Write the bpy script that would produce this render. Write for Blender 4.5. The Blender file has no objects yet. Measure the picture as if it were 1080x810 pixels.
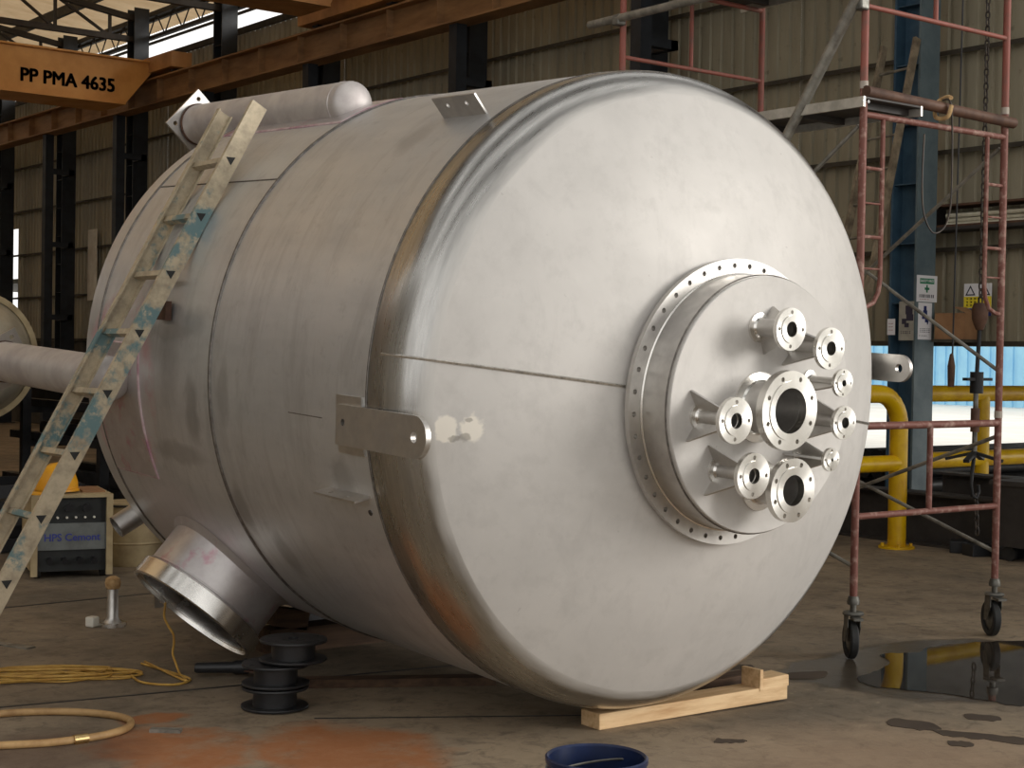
import bpy, bmesh, math, random
from mathutils import Vector, Matrix
random.seed(7)
R_ = math.radians
scene = bpy.context.scene
col = scene.collection

# ------------------------------------------------------------------ camera, world, light, exposure
# world axes: Y runs along the hall (parallel to the vessel and the clad wall), X points to that wall, Z up
F_PX, PITCH, ROLL, PHI, EYE = 1640.0, 0.018, 0.0166, 0.6618, 1.6
def _hall(v):
    return Vector((v[0]*math.cos(PHI)+v[1]*math.sin(PHI), -v[0]*math.sin(PHI)+v[1]*math.cos(PHI), v[2]))
fw = Vector((0, math.cos(PITCH), -math.sin(PITCH))); rt = Vector((1, 0, 0)); up = rt.cross(fw)
rt2 = rt*math.cos(ROLL)+up*math.sin(ROLL); up2 = -rt*math.sin(ROLL)+up*math.cos(ROLL)
fw, rt2, up2 = _hall(fw), _hall(rt2), _hall(up2)
cam_d = bpy.data.cameras.new('camera'); cam = bpy.data.objects.new('camera', cam_d); col.objects.link(cam)
m = Matrix((rt2, up2, -fw)).transposed().to_4x4(); m.translation = Vector((0, 0, EYE)); cam.matrix_world = m
cam_d.sensor_fit = 'HORIZONTAL'; cam_d.sensor_width = 36.0; cam_d.lens = F_PX/1080*36.0
cam_d.clip_start = 0.05; cam_d.clip_end = 400
scene.camera = cam

w = bpy.data.worlds.new('overcast_sky'); scene.world = w; w.use_nodes = True
bg = w.node_tree.nodes['Background']; bg.inputs['Color'].default_value = (1.0, 0.985, 0.955, 1); bg.inputs['Strength'].default_value = 1.45

sun_d = bpy.data.lights.new('hazy_sun', 'SUN'); sun = bpy.data.objects.new('hazy_sun', sun_d); col.objects.link(sun)
sun_d.energy = 2.3; sun_d.angle = R_(22); sun_d.color = (1.0, 0.965, 0.91)
sun.rotation_euler = Vector((0.64, -0.70, 0.25)).to_track_quat('Z', 'Y').to_euler()

vs = scene.view_settings
scene.display_settings.display_device = 'sRGB'
vs.view_transform = 'Standard'; vs.look = 'None'; vs.gamma = 1.0; vs.use_curve_mapping = False; vs.exposure = -0.3

# ------------------------------------------------------------------ materials
def srgb(r, g, b):
    f = lambda c: c/12.92 if c <= 0.04045 else ((c+0.055)/1.055)**2.4
    return (f(r/255), f(g/255), f(b/255), 1)
class NT:
    def __init__(s, name):
        s.m = bpy.data.materials.new(name); s.m.use_nodes = True
        s.t = s.m.node_tree; s.b = s.t.nodes['Principled BSDF']; s.out = s.t.nodes['Material Output']
        s.tc = s.t.nodes.new('ShaderNodeTexCoord').outputs['Object']
    def n(s, typ, ins=None, **kw):
        x = s.t.nodes.new(typ)
        for k, v in kw.items(): setattr(x, k, v)
        for k, v in (ins or {}).items(): s.set(x.inputs[k], v)
        return x
    def set(s, sock, v):
        if hasattr(v, 'is_linked') or isinstance(v, bpy.types.NodeSocket): s.t.links.new(v, sock)
        else: sock.default_value = v
    def mapped(s, scale=(1, 1, 1), vec=None):
        return s.n('ShaderNodeMapping', {'Vector': vec or s.tc, 'Scale': scale}).outputs[0]
    def noise(s, scale=5, detail=5, rough=.55, vec=None, dist=0):
        return s.n('ShaderNodeTexNoise', {'Vector': vec or s.tc, 'Scale': scale, 'Detail': detail, 'Roughness': rough, 'Distortion': dist}).outputs['Fac']
    def ramp(s, fac, a, b, ca=0., cb=1.):
        x = s.n('ShaderNodeMapRange', {'Value': fac, 'From Min': a, 'From Max': b, 'To Min': ca, 'To Max': cb}); return x.outputs[0]
    def math(s, op, a, b=0.):
        return s.n('ShaderNodeMath', {0: a, 1: b}, operation=op).outputs[0]
    def mix(s, fac, a, b):
        x = s.n('ShaderNodeMix', data_type='RGBA'); s.set(x.inputs[0], fac); s.set(x.inputs[6], a); s.set(x.inputs[7], b); return x.outputs[2]
    def spot(s, c, r, soft=.3, warp=.06, scale=(1, 1, 1), wscale=9):
        """1 inside a warped ellipsoid around point c (object space)"""
        nz = s.n('ShaderNodeTexNoise', {'Vector': s.tc, 'Scale': wscale, 'Detail': 4})
        off = s.n('ShaderNodeVectorMath', {0: nz.outputs['Color'], 1: (.5, .5, .5)}, operation='SUBTRACT').outputs[0]
        off = s.n('ShaderNodeVectorMath', {0: off, 'Scale': warp*2}, operation='SCALE').outputs[0]
        p = s.n('ShaderNodeVectorMath', {0: s.tc, 1: off}, operation='ADD').outputs[0]
        p = s.n('ShaderNodeVectorMath', {0: p, 1: c}, operation='SUBTRACT').outputs[0]
        p = s.n('ShaderNodeVectorMath', {0: p, 1: scale}, operation='MULTIPLY').outputs[0]
        L = s.n('ShaderNodeVectorMath', {0: p}, operation='LENGTH').outputs['Value']
        return s.ramp(L, r, r*(1-soft), 0., 1.)
    def base(s, color, rough=.5, metal=0., spec=.5):
        s.set(s.b.inputs['Base Color'], color); s.set(s.b.inputs['Roughness'], rough); s.set(s.b.inputs['Metallic'], metal)
        s.b.inputs['Specular IOR Level'].default_value = spec
    def bump(s, h, strength=.3, dist=.01):
        b = s.n('ShaderNodeBump', {'Height': h, 'Strength': strength, 'Distance': dist}); s.t.links.new(b.outputs[0], s.b.inputs['Normal'])
def simple(name, c1, c2=None, rough=.6, metal=0., scale=6., lo=.4, hi=.65, bump=0., stretch=(1, 1, 1), spec=.4, rand=0.):
    t = NT(name); c2 = c2 or c1
    v = t.mapped(stretch); n = t.noise(scale, 6, .6, v)
    c = t.mix(t.ramp(n, lo, hi), c1, c2)
    if rand:
        r = t.n('ShaderNodeObjectInfo').outputs['Random']
        hs = t.n('ShaderNodeHueSaturation', {'Color': c, 'Value': t.ramp(r, 0, 1, 1-rand, 1+rand)}); c = hs.outputs[0]
    t.base(c, t.ramp(n, .3, .7, max(.02, rough-.07), min(1, rough+.07)), metal, spec)
    if bump: t.bump(t.noise(scale*4, 4, .6, v), bump, .01)
    return t.m
S = srgb
M = {}
M['bright_steel'] = simple('machined_stainless', (.80, .78, .74, 1), (.72, .70, .67, 1), .24, 1., 3)
def turned():
    t = NT('turned_flange_steel'); n = t.noise(14, 4, .6)
    t.base(t.mix(t.ramp(n, .4, .65), (.80, .78, .74, 1), (.72, .70, .66, 1)), .27, 1.); t.b.inputs['Anisotropic'].default_value = .8
    tg = t.n('ShaderNodeTangent', direction_type='RADIAL', axis='Y'); t.t.links.new(tg.outputs[0], t.b.inputs['Tangent']); return t.m
M['flange_steel'] = turned()
M['dull_steel'] = simple('dull_stainless', (.62, .60, .57, 1), (.50, .48, .46, 1), .42, 1., 8)
M['leg_steel'] = simple('dusty_stainless_pipe', (.60, .57, .545, 1), (.46, .42, .41, 1), .5, .5, 5)
M['weld'] = simple('weld_bead', (.34, .32, .30, 1), (.55, .52, .48, 1), .4, 1., 30)
M['weld_dark'] = simple('dark_weld_bead', (.13, .12, .11, 1), (.24, .22, .2, 1), .5, .8, 30)
M['bore'] = simple('bore_shade_steel', (.16, .16, .16, 1), (.10, .10, .10, 1), .4, 1., 6)  # dark tone painted in for the shade inside holes
M['galv'] = simple('galvanised_tube', S(150, 146, 136), S(112, 108, 100), .5, .55, 10)
M['red_oxide'] = simple('red_oxide_paint', S(138, 78, 66), S(114, 84, 74), .6, 0., 9, .45, .7)
M['red_old'] = simple('worn_red_oxide_paint', S(116, 72, 62), S(164, 136, 124), .6, .1, 22, .5, .72)
M['brown_tube'] = simple('rusty_brown_tube', S(94, 66, 50), S(70, 48, 38), .65, .1, 9)
M['yellow'] = simple('yellow_paint', S(220, 178, 12), S(196, 150, 16), .4, 0., 4)
M['blue_col'] = simple('blue_column_paint', S(62, 88, 106), S(48, 72, 90), .5, 0., 5)
M['grey_col'] = simple('grey_blue_column_paint', S(98, 112, 116), S(84, 98, 104), .5, 0., 5)
M['dark_col'] = simple('dark_column_paint', S(40, 44, 50), S(30, 33, 37), .55, 0., 4)
M['girt'] = simple('girt_steel', S(74, 68, 58), S(58, 52, 44), .6, .2, 4)
M['roof_steel'] = simple('roof_truss_steel', S(58, 52, 46), S(44, 40, 36), .6, .1, 4)
M['crane'] = simple('crane_orange_paint', S(212, 154, 84), S(196, 138, 72), .5, 0., 2.5)
M['crane_old'] = simple('faded_crane_paint', S(184, 134, 82), S(152, 108, 66), .6, 0., 2.5)
M['runway'] = simple('rusty_runway_paint', S(152, 116, 78), S(112, 82, 56), .65, 0., 3, .35, .7, stretch=(1, .4, 2))
M['black_text'] = simple('black_stencil', S(28, 22, 16), None, .6)
M['wood'] = simple('sawn_timber', S(226, 194, 150), S(190, 150, 106), .7, 0., 5, .4, .72, .15, (.6, 6, 6))
M['wood_dark'] = simple('dark_timber', S(84, 62, 44), S(60, 44, 32), .8, 0., 5, stretch=(.6, 6, 6))
M['black'] = simple('black_plastic', S(40, 40, 42), S(30, 30, 32), .38, 0., 8)
M['rubber'] = simple('black_rubber', S(34, 34, 34), S(46, 46, 44), .65, 0., 12)
M['black_steel'] = simple('black_steel', S(46, 46, 48), S(34, 34, 36), .5, .3, 5, rand=.25)
M['pipe_black'] = simple('black_pipe', S(34, 34, 36), S(24, 24, 26), .45, .2, 5, rand=.3)
M['dark_beam'] = simple('dark_beam_primer', S(62, 58, 56), S(48, 45, 43), .6, .1, 4)
M['helmet'] = simple('yellow_helmet', S(226, 162, 34), S(210, 144, 26), .4, 0., 5)
M['cream'] = simple('cream_metal', S(176, 158, 122), S(150, 132, 100), .6, 0., 6)
M['welder_dark'] = simple('machine_panel_dark', S(44, 46, 46), S(34, 36, 36), .5, 0., 6)
M['welder_grey'] = simple('machine_panel_grey', S(112, 116, 114), S(92, 94, 92), .5, 0., 6)
M['blue_text'] = simple('blue_lettering', S(58, 66, 138), None, .5)
M['cable'] = simple('yellow_cable', S(196, 156, 76), S(168, 126, 56), .5, 0., 12)
M['hose'] = simple('tan_hose', S(176, 142, 96), S(146, 112, 72), .55, 0., 12)
M['bucket'] = simple('blue_bucket', S(24, 38, 74), S(18, 28, 54), .35, 0., 6)
M['brass'] = simple('brass', (.72, .52, .24, 1), None, .3, 1.)
M['white_paint'] = simple('white_board', S(222, 218, 206), S(206, 200, 186), .6, 0., 5)
M['paper'] = simple('paper', S(226, 224, 226), None, .7)
M['paper_grey'] = simple('old_paper', S(168, 164, 152), S(148, 144, 134), .7, 0., 8)
M['green'] = simple('green_print', S(34, 128, 88), None, .6)
M['ink'] = simple('ink_print', S(54, 50, 66), None, .6)
M['sign_yellow'] = simple('yellow_print', S(228, 206, 52), None, .6)
M['sign_blue'] = simple('navy_print', S(34, 48, 104), None, .6)
M['carton'] = simple('cardboard', S(150, 112, 78), S(130, 94, 64), .8, 0., 5)
M['rope'] = simple('rag', S(196, 164, 118), S(160, 124, 82), .9, 0., 24, bump=.5)
M['pipe_white'] = simple('white_conduit', S(206, 200, 180), S(180, 172, 150), .5, 0., 4)
M['dado'] = simple('block_dado', S(74, 68, 60), S(54, 50, 44), .8, 0., 3)
M['blue_clad'] = simple('blue_cladding', S(158, 212, 240), S(144, 200, 234), .5, 0., 1)
M['yard'] = simple('pale_yard_concrete', S(242, 240, 232), S(230, 226, 216), .8, 0., 1)
M['far_tank'] = simple('beige_vessel_paint', S(186, 176, 156), S(160, 150, 130), .35, .3, 3)
M['chain'] = simple('chain_steel', S(52, 48, 46), S(74, 66, 58), .5, .6, 20)
M['wheel_grey'] = simple('caster_metal', S(120, 118, 112), S(86, 84, 78), .45, .7, 14)
M['far_wall'] = simple('pale_grey_wall', S(170, 166, 158), S(150, 146, 138), .6, 0., 2)
M['wood_old'] = simple('weathered_ladder_timber', S(140, 126, 104), S(98, 86, 70), .75, 0., 9)
M['deck_alu'] = simple('bright_aluminium', S(202, 198, 188), S(168, 164, 154), .4, .6, 8)
M['roof_grey'] = simple('opaque_streak_band', S(92, 84, 72), S(74, 68, 58), .7, 0., 2)
M['weld_light'] = simple('bright_weld_bead', (.74, .71, .66, 1), (.42, .40, .37, 1), .35, 1., 40)
M['pink_weld'] = simple('pink_stained_weld', (.62, .50, .52, 1), (.40, .22, .27, 1), .5, .3, 9)
M['tape'] = simple('pale_tape', S(170, 160, 148), None, .6)
M['red_clip'] = simple('red_paint', S(150, 50, 40), None, .6)

def steel_shell():
    t = NT('brushed_stainless_shell')
    v = t.mapped((6, 1.1, 6)); big = t.noise(.9, 6, .6, v); blot = t.noise(2.1, 6, .65, None, .4)
    fine = t.noise(60, 3, .6, t.mapped((.25, 2.2, .25)))
    c = t.mix(t.ramp(blot, .35, .7), (.62, .625, .63, 1), (.51, .515, .52, 1))
    c = t.mix(t.ramp(big, .3, .75), c, (.68, .68, .675, 1))
    st = t.noise(1.3, 8, .7, t.mapped((1, 5, 1)), .5); c = t.mix(t.ramp(st, .5, .72, 0, .55), c, (.40, .395, .39, 1)); s2 = t.noise(11, 8, .75); c = t.mix(t.ramp(s2, .55, .75, 0, .45), c, (.36, .355, .35, 1))
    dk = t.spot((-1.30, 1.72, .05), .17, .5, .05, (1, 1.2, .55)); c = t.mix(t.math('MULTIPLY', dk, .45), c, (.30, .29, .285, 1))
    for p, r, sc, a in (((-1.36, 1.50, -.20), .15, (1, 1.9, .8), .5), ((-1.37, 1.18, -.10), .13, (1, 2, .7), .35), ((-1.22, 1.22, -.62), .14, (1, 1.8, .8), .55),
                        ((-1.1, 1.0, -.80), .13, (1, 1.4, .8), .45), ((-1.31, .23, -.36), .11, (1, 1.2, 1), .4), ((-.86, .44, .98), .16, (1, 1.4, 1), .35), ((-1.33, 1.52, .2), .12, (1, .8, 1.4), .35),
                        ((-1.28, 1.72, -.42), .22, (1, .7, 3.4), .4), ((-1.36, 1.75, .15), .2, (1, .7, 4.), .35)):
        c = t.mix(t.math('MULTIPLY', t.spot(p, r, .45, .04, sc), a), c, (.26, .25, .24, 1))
    pink = (.66, .42, .46, 1)
    ring_o = t.spot((-1.36, 2.3, -.14), .50, .14, .03, (1, 1.15, 1)); ring_i = t.spot((-1.36, 2.3, -.14), .40, .2, .03, (1, 1.15, 1))
    pk = t.math('MULTIPLY', t.ramp(t.noise(7, 5, .6), .42, .62), .8)
    c = t.mix(t.math('MULTIPLY', ring_o, .35), c, (.78, .74, .74, 1)); c = t.mix(t.math('MULTIPLY', t.math('SUBTRACT', ring_o, ring_i), pk), c, pink)
    mo = t.spot((-.9, 2.0, -1.03), .62, .22, .03); c = t.mix(t.math('MULTIPLY', mo, .4), c, (.74, .66, .68, 1))
    t.base(c, t.ramp(t.math('ADD', blot, fine), .7, 1.3, .38, .5), .78)
    t.bump(fine, .05, .004)
    return t.m
def steel_crown():
    t = NT('pickled_stainless_crown')
    blot = t.noise(1.6, 7, .62, None, .3); n2 = t.noise(8, 6, .7); sp = t.noise(26, 3, .5)
    c = t.mix(t.ramp(blot, .35, .68), (.64, .615, .585, 1), (.55, .53, .505, 1))
    c = t.mix(t.ramp(n2, .5, .72, 0, .6), c, (.50, .48, .455, 1)); n5 = t.noise(3.5, 8, .7, t.mapped((1.6, 1, .7)), .8); c = t.mix(t.ramp(n5, .55, .75, 0, .4), c, (.46, .44, .42, 1))
    c = t.mix(t.ramp(sp, .73, .78, 0, .35), c, (.34, .32, .3, 1))
    for p, r in (((-1.212, -.31, -.118), .046), ((-1.128, -.358, -.112), .05)):
        a = t.spot(p, r, .25, .035, (1, 1, .8), 22); c = t.mix(t.math('MULTIPLY', a, .85), c, (.88, .83, .74, 1))
    for p, r in (((-1.185, -.326, -.155), .024), ((-1.15, -.345, -.15), .03), ((-1.14, -.35, -.082), .02)):
        a = t.spot(p, r, .3, .02, (1, 1, 1.6), 22); c = t.mix(t.math('MULTIPLY', a, .6), c, (.26, .24, .21, 1))
    t.base(c, t.ramp(blot, .3, .7, .58, .66), .3, .3)
    t.bump(n2, .04, .01)
    return t.m
def steel_knuckle():
    t = NT('polished_stainless_knuckle')
    # brush marks run around the head: streaks vary with distance along the axis only
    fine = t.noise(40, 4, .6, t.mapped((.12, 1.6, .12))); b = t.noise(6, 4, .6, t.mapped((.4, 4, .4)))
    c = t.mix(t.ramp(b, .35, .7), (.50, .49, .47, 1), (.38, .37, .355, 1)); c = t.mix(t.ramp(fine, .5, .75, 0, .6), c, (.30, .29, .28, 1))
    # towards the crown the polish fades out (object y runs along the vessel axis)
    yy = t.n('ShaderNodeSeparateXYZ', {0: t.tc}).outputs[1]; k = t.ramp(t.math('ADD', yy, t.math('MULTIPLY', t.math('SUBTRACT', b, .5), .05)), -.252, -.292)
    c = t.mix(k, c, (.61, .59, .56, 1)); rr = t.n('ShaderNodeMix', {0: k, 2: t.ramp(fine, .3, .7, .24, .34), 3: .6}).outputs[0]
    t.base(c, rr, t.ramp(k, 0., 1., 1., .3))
    t.bump(fine, .05, .003)
    return t.m
def penetrant_steel():
    t = NT('stainless_with_pink_penetrant')
    n = t.noise(4, 6, .65); n2 = t.noise(9, 5, .6)
    c = t.mix(t.ramp(n, .4, .65), (.60, .57, .56, 1), (.46, .42, .42, 1)); c = t.mix(t.ramp(n2, .56, .68, 0, .75), c, (.52, .26, .32, 1))
    c = t.mix(t.ramp(n, .58, .72, 0, .7), c, (.80, .77, .76, 1))
    t.base(c, .38, .75); return t.m
def ladder_mat():
    t = NT('paint_spattered_aluminium')
    n = t.noise(3.2, 5, .65); n2 = t.noise(14, 6, .7); n3 = t.noise(2.4, 4, .6, t.mapped((1, 1, 1)))
    c = t.mix(t.ramp(n2, .4, .68), S(190, 176, 150), S(150, 138, 118))
    blue = t.math('MULTIPLY', t.ramp(n, .50, .56), t.ramp(n2, .36, .46)); c = t.mix(blue, c, S(104, 130, 132))
    c = t.mix(t.math('MULTIPLY', t.ramp(n3, .56, .6), t.ramp(n2, .45, .55)), c, S(196, 176, 142))
    t.base(c, .55, .25); return t.m
def sheet_mat(name, a, b):
    t = NT(name)
    v = t.mapped((1, 1, .18)); n = t.noise(2.2, 6, .65, v); n2 = t.noise(7, 5, .6)
    c = t.mix(t.ramp(n, .35, .7), a, b); c = t.mix(t.ramp(n2, .62, .75, 0, .5), c, S(54, 46, 34))
    r = t.n('ShaderNodeObjectInfo').outputs['Random']; c = t.n('ShaderNodeHueSaturation', {'Color': c, 'Value': t.ramp(r, 0, 1, .88, 1.1)}).outputs[0]
    t.base(c, .55, .2); return t.m
def roof_mat():
    t = NT('translucent_roof_sheet')
    n = t.noise(1.2, 5, .6); c = t.mix(t.ramp(n, .35, .7), S(232, 206, 168), S(206, 176, 136))
    d = t.n('ShaderNodeBsdfDiffuse', {'Color': c}); tr = t.n('ShaderNodeBsdfTranslucent', {'Color': c})
    mx = t.n('ShaderNodeMixShader', {0: .42, 1: d.outputs[0], 2: tr.outputs[0]}); t.t.links.new(mx.outputs[0], t.out.inputs[0]); return t.m
def floor_mat():
    t = NT('stained_concrete_floor')
    n = t.noise(.7, 8, .62, None, .5); n2 = t.noise(3.2, 8, .68); n3 = t.noise(.33, 5, .6); n4 = t.noise(18, 4, .6)
    c = t.mix(t.ramp(n, .35, .68), S(152, 135, 112), S(120, 106, 89))
    c = t.mix(t.ramp(n2, .5, .75, 0, .6), c, S(84, 73, 61)); c = t.mix(t.ramp(n2, .28, .42, .5, 0), c, S(160, 143, 120))
    c = t.mix(t.ramp(n3, .5, .64, 0, .75), c, S(92, 85, 74)); c = t.mix(t.ramp(n4, .66, .75, 0, .5), c, S(46, 42, 38))
    n6 = t.noise(9, 10, .75, None, .6); c = t.mix(t.ramp(n6, .5, .66, 0, .6), c, S(70, 61, 51)); c = t.mix(t.ramp(n6, .30, .42, .55, 0), c, S(164, 148, 126))
    sc1 = t.noise(5, 6, .6, t.mapped((6, .5, 1))); c = t.mix(t.ramp(sc1, .64, .7, 0, .35), c, S(168, 154, 134))
    # rust-orange primer overspray near the front left
    ox = t.math('MAXIMUM', t.spot((2.80, 5.74, 0), .34, .25, .16, (1, .8, 1), 5), t.spot((3.33, 5.30, 0), .42, .3, .18, (1, .75, 1), 4))
    ox = t.math('MAXIMUM', ox, t.spot((2.93, 6.25, 0), .13, .3, .06, (.7, 1.3, 1)))
    ox = t.math('MULTIPLY', ox, t.ramp(n2, .3, .52, .15, .8)); c = t.mix(ox, c, S(158, 96, 50))
    c = t.mix(t.math('MULTIPLY', t.spot((2.35, 5.95, 0), .45, .5, .1), .6), c, S(70, 46, 36))
    c = t.mix(t.math('MULTIPLY', t.spot((4.9, 3.7, 0), 1.1, .6, .2), .55), c, S(150, 124, 100))
    # damp edge round the puddle
    wet = t.math('MAXIMUM', t.spot((6.35, 5.22, 0), .42, .12, .14, (.8, 1.1, 1), 5), t.spot((6.95, 4.92, 0), .95, .1, .1, (.9, 1.25, 1), 5))
    c = t.mix(t.math('MULTIPLY', wet, .78), c, S(40, 36, 32))
    rough = t.ramp(n2, .3, .7, .62, .85); mr = t.n('ShaderNodeMix', {0: wet, 2: rough, 3: .3}); t.base(c, mr.outputs[0], 0, .4)
    t.bump(t.math('ADD', n2, t.math('MULTIPLY', n6, .6)), .35, .012)
    return t.m
def puddle_mat():
    t = NT('shallow_water'); n = t.noise(3, 4, .5)
    t.base(t.mix(t.ramp(n, .4, .6), S(40, 35, 30), S(54, 48, 42)), .03, 0, .5); t.b.inputs['IOR'].default_value = 1.33
    return t.m
M['shell'] = steel_shell(); M['crown'] = steel_crown(); M['knuckle'] = steel_knuckle(); M['penetrant'] = penetrant_steel()
M['ladder'] = ladder_mat(); M['sheet'] = sheet_mat('weathered_wall_sheet', S(164, 156, 134), S(136, 128, 108)); M['roof'] = roof_mat()
M['floor'] = floor_mat(); M['puddle'] = puddle_mat()
M['stain'] = simple('dark_wet_stain', S(62, 51, 41), S(74, 62, 50), .75, 0., 5)

# ------------------------------------------------------------------ mesh helpers
def tag(o, label=None, cat=None, group=None, kind=None):
    if label: o['label'] = label
    if cat: o['category'] = cat
    if group: o['group'] = group
    if kind: o['kind'] = kind
    return o
def empty(name, loc=(0, 0, 0), rot=(0, 0, 0), **kw):
    o = bpy.data.objects.new(name, None); col.objects.link(o); o.location = loc; o.rotation_euler = rot; o.empty_display_size = .1
    return tag(o, **kw)
def frame(p0, p1, hint=None):
    d = (Vector(p1)-Vector(p0)); L = d.length; d = d.normalized() if L else Vector((0, 0, 1))
    h = Vector(hint) if hint else (Vector((0, 0, 1)) if abs(d.z) < .95 else Vector((1, 0, 0)))
    a = h.cross(d).normalized(); b = d.cross(a); return d, a, b, L
class MB:
    def __init__(s): s.v = []; s.f = []
    def add(s, v, f):
        k = len(s.v); s.v += [tuple(x) for x in v]; s.f += [tuple(i+k for i in q) for q in f]; return s
    def box(s, c, d, M_=None):
        x, y, z = d[0]/2, d[1]/2, d[2]/2; c = Vector(c)
        vv = [Vector((i*x, j*y, k*z)) for i in (-1, 1) for j in (-1, 1) for k in (-1, 1)]
        if M_: vv = [M_ @ q for q in vv]
        return s.add([c+q for q in vv], [(0, 1, 3, 2), (4, 6, 7, 5), (0, 4, 5, 1), (2, 3, 7, 6), (0, 2, 6, 4), (1, 5, 7, 3)])
    def bx(s, x0, x1, y0, y1, z0, z1): return s.box(((x0+x1)/2, (y0+y1)/2, (z0+z1)/2), (abs(x1-x0), abs(y1-y0), abs(z1-z0)))
    def bar(s, p0, p1, w_, h_, hint=None):
        d, a, b, L = frame(p0, p1, hint); p0 = Vector(p0); p1 = Vector(p1)
        vv = [p+a*(i*w_/2)+b*(j*h_/2) for p in (p0, p1) for i, j in ((-1, -1), (1, -1), (1, 1), (-1, 1))]
        return s.add(vv, [(0, 3, 2, 1), (4, 5, 6, 7), (0, 1, 5, 4), (1, 2, 6, 5), (2, 3, 7, 6), (3, 0, 4, 7)])
    def tube(s, p0, p1, r0, r1=None, n=14, cap=True):
        r1 = r0 if r1 is None else r1; d, a, b, L = frame(p0, p1); vv = []
        for p, r in ((p0, r0), (p1, r1)):
            for i in range(n):
                t = 2*math.pi*i/n; vv.append(Vector(p)+(a*math.cos(t)+b*math.sin(t))*r)
        ff = [(i, (i+1) % n, n+(i+1) % n, n+i) for i in range(n)]
        if cap: ff += [tuple(range(n-1, -1, -1)), tuple(range(n, 2*n))]
        return s.add(vv, ff)
    def hollow(s, p0, p1, r, ri, n=24):
        d, a, b, L = frame(p0, p1); vv = []
        for p, q in ((p0, r), (p1, r), (p1, ri), (p0, ri)):
            for i in range(n):
                t = 2*math.pi*i/n; vv.append(Vector(p)+(a*math.cos(t)+b*math.sin(t))*q)
        return s.add(vv, [(k*n+i, k*n+(i+1) % n, ((k+1) % 4)*n+(i+1) % n, ((k+1) % 4)*n+i) for k in range(4) for i in range(n)])
    def path(s, pts, r, n=8, closed=False):
        pts = [Vector(p) for p in pts]; N = len(pts); vv = []; a = None
        for k in range(N):
            if closed: d = pts[(k+1) % N]-pts[k-1]
            else: d = pts[min(k+1, N-1)]-pts[max(k-1, 0)]
            d = d.normalized() if d.length > 1e-9 else Vector((0, 0, 1))
            if a is None: a = d.orthogonal().normalized()
            a = (a-d*a.dot(d)); a = a.normalized() if a.length > 1e-6 else d.orthogonal().normalized()
            b = d.cross(a)
            vv += [pts[k]+(a*math.cos(2*math.pi*i/n)+b*math.sin(2*math.pi*i/n))*r for i in range(n)]
        ff = []
        for k in range(N if closed else N-1):
            k2 = (k+1) % N; ff += [(k*n+i, k*n+(i+1) % n, k2*n+(i+1) % n, k2*n+i) for i in range(n)]
        if not closed: ff += [tuple(range(n-1, -1, -1)), tuple((N-1)*n+i for i in range(n))]
        return s.add(vv, ff)
    def spline(s, pts, r, n=8, k=6, closed=False):
        P = [Vector(p) for p in pts]; N_ = len(P); out = []
        for i in range(N_ if closed else N_-1):
            g = (lambda j: P[j % N_]) if closed else (lambda j: P[max(0, min(N_-1, j))])
            a, b, c, d = g(i-1), g(i), g(i+1), g(i+2)
            out += [.5*((2*b)+(c-a)*t+(2*a-5*b+4*c-d)*t*t+(3*b-3*c+d-a)*t**3) for t in [q/k for q in range(k)]]
        if not closed: out.append(P[-1])
        return s.path(out, r, n, closed)
    def lathe(s, prof, n=96, o=(0, 0, 0), ax=(0, 1, 0), closed=False):
        """prof: (distance along axis, radius)"""
        ax = Vector(ax).normalized(); o = Vector(o); a = Vector((1, 0, 0)) if abs(ax.x) < .9 else Vector((0, 0, 1))
        a = (a-ax*a.dot(ax)).normalized(); b = ax.cross(a); vv = []; ring = []
        for y, r in prof:
            if r < 1e-6: ring.append([len(vv)]*n); vv.append(o+ax*y)
            else:
                ring.append(list(range(len(vv), len(vv)+n)))
                vv += [o+ax*y+(a*math.cos(2*math.pi*i/n)+b*math.sin(2*math.pi*i/n))*r for i in range(n)]
        ff = []; P = len(prof)
        for k in range(P if closed else P-1):
            A, B = ring[k], ring[(k+1) % P]
            for i in range(n):
                j = (i+1) % n; q = [A[i], A[j], B[j], B[i]]; u = []
                for x in q:
                    if x not in u: u.append(x)
                if len(u) > 2: ff.append(tuple(u))
        return s.add(vv, ff)
    def sphere(s, c, r, n=16, sc=(1, 1, 1)):
        k0 = len(s.v); s.lathe([(-r*math.cos(math.pi*i/n*1.), r*math.sin(math.pi*i/n)) for i in range(n+1)], n*2, (0, 0, 0), (0, 0, 1))
        s.v[k0:] = [(c[0]+v[0]*sc[0], c[1]+v[1]*sc[1], c[2]+v[2]*sc[2]) for v in s.v[k0:]]; return s
    def plate(s, outer, holes, t, M_):
        """flat plate with round holes; outer [(x,y)], holes [(x,y,r)] or outlines; extruded along local +z by t, placed by M_"""
        bm = bmesh.new()
        def loop(pp):
            q = [bm.verts.new((x, y, 0)) for x, y in pp]
            for i in range(len(q)): bm.edges.new((q[i], q[(i+1) % len(q)]))
        loop(outer)
        for h in holes:
            if len(h) == 3 and not isinstance(h[0], tuple): h = [(h[0]+h[2]*math.cos(2*math.pi*i/(12 if h[2] < .05 else 48)), h[1]+h[2]*math.sin(2*math.pi*i/(12 if h[2] < .05 else 48))) for i in range(12 if h[2] < .05 else 48)]
            loop(h)
        bmesh.ops.triangle_fill(bm, use_beauty=True, edges=bm.edges[:])
        r = bmesh.ops.extrude_face_region(bm, geom=bm.faces[:])
        for e in r['geom']:
            if isinstance(e, bmesh.types.BMVert): e.co.z += t
        bmesh.ops.recalc_face_normals(bm, faces=bm.faces[:])
        bm.verts.index_update(); vv = [M_ @ q.co for q in bm.verts]; ff = [tuple(q.index for q in f.verts) for f in bm.faces]; bm.free()
        return s.add(vv, ff)
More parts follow.
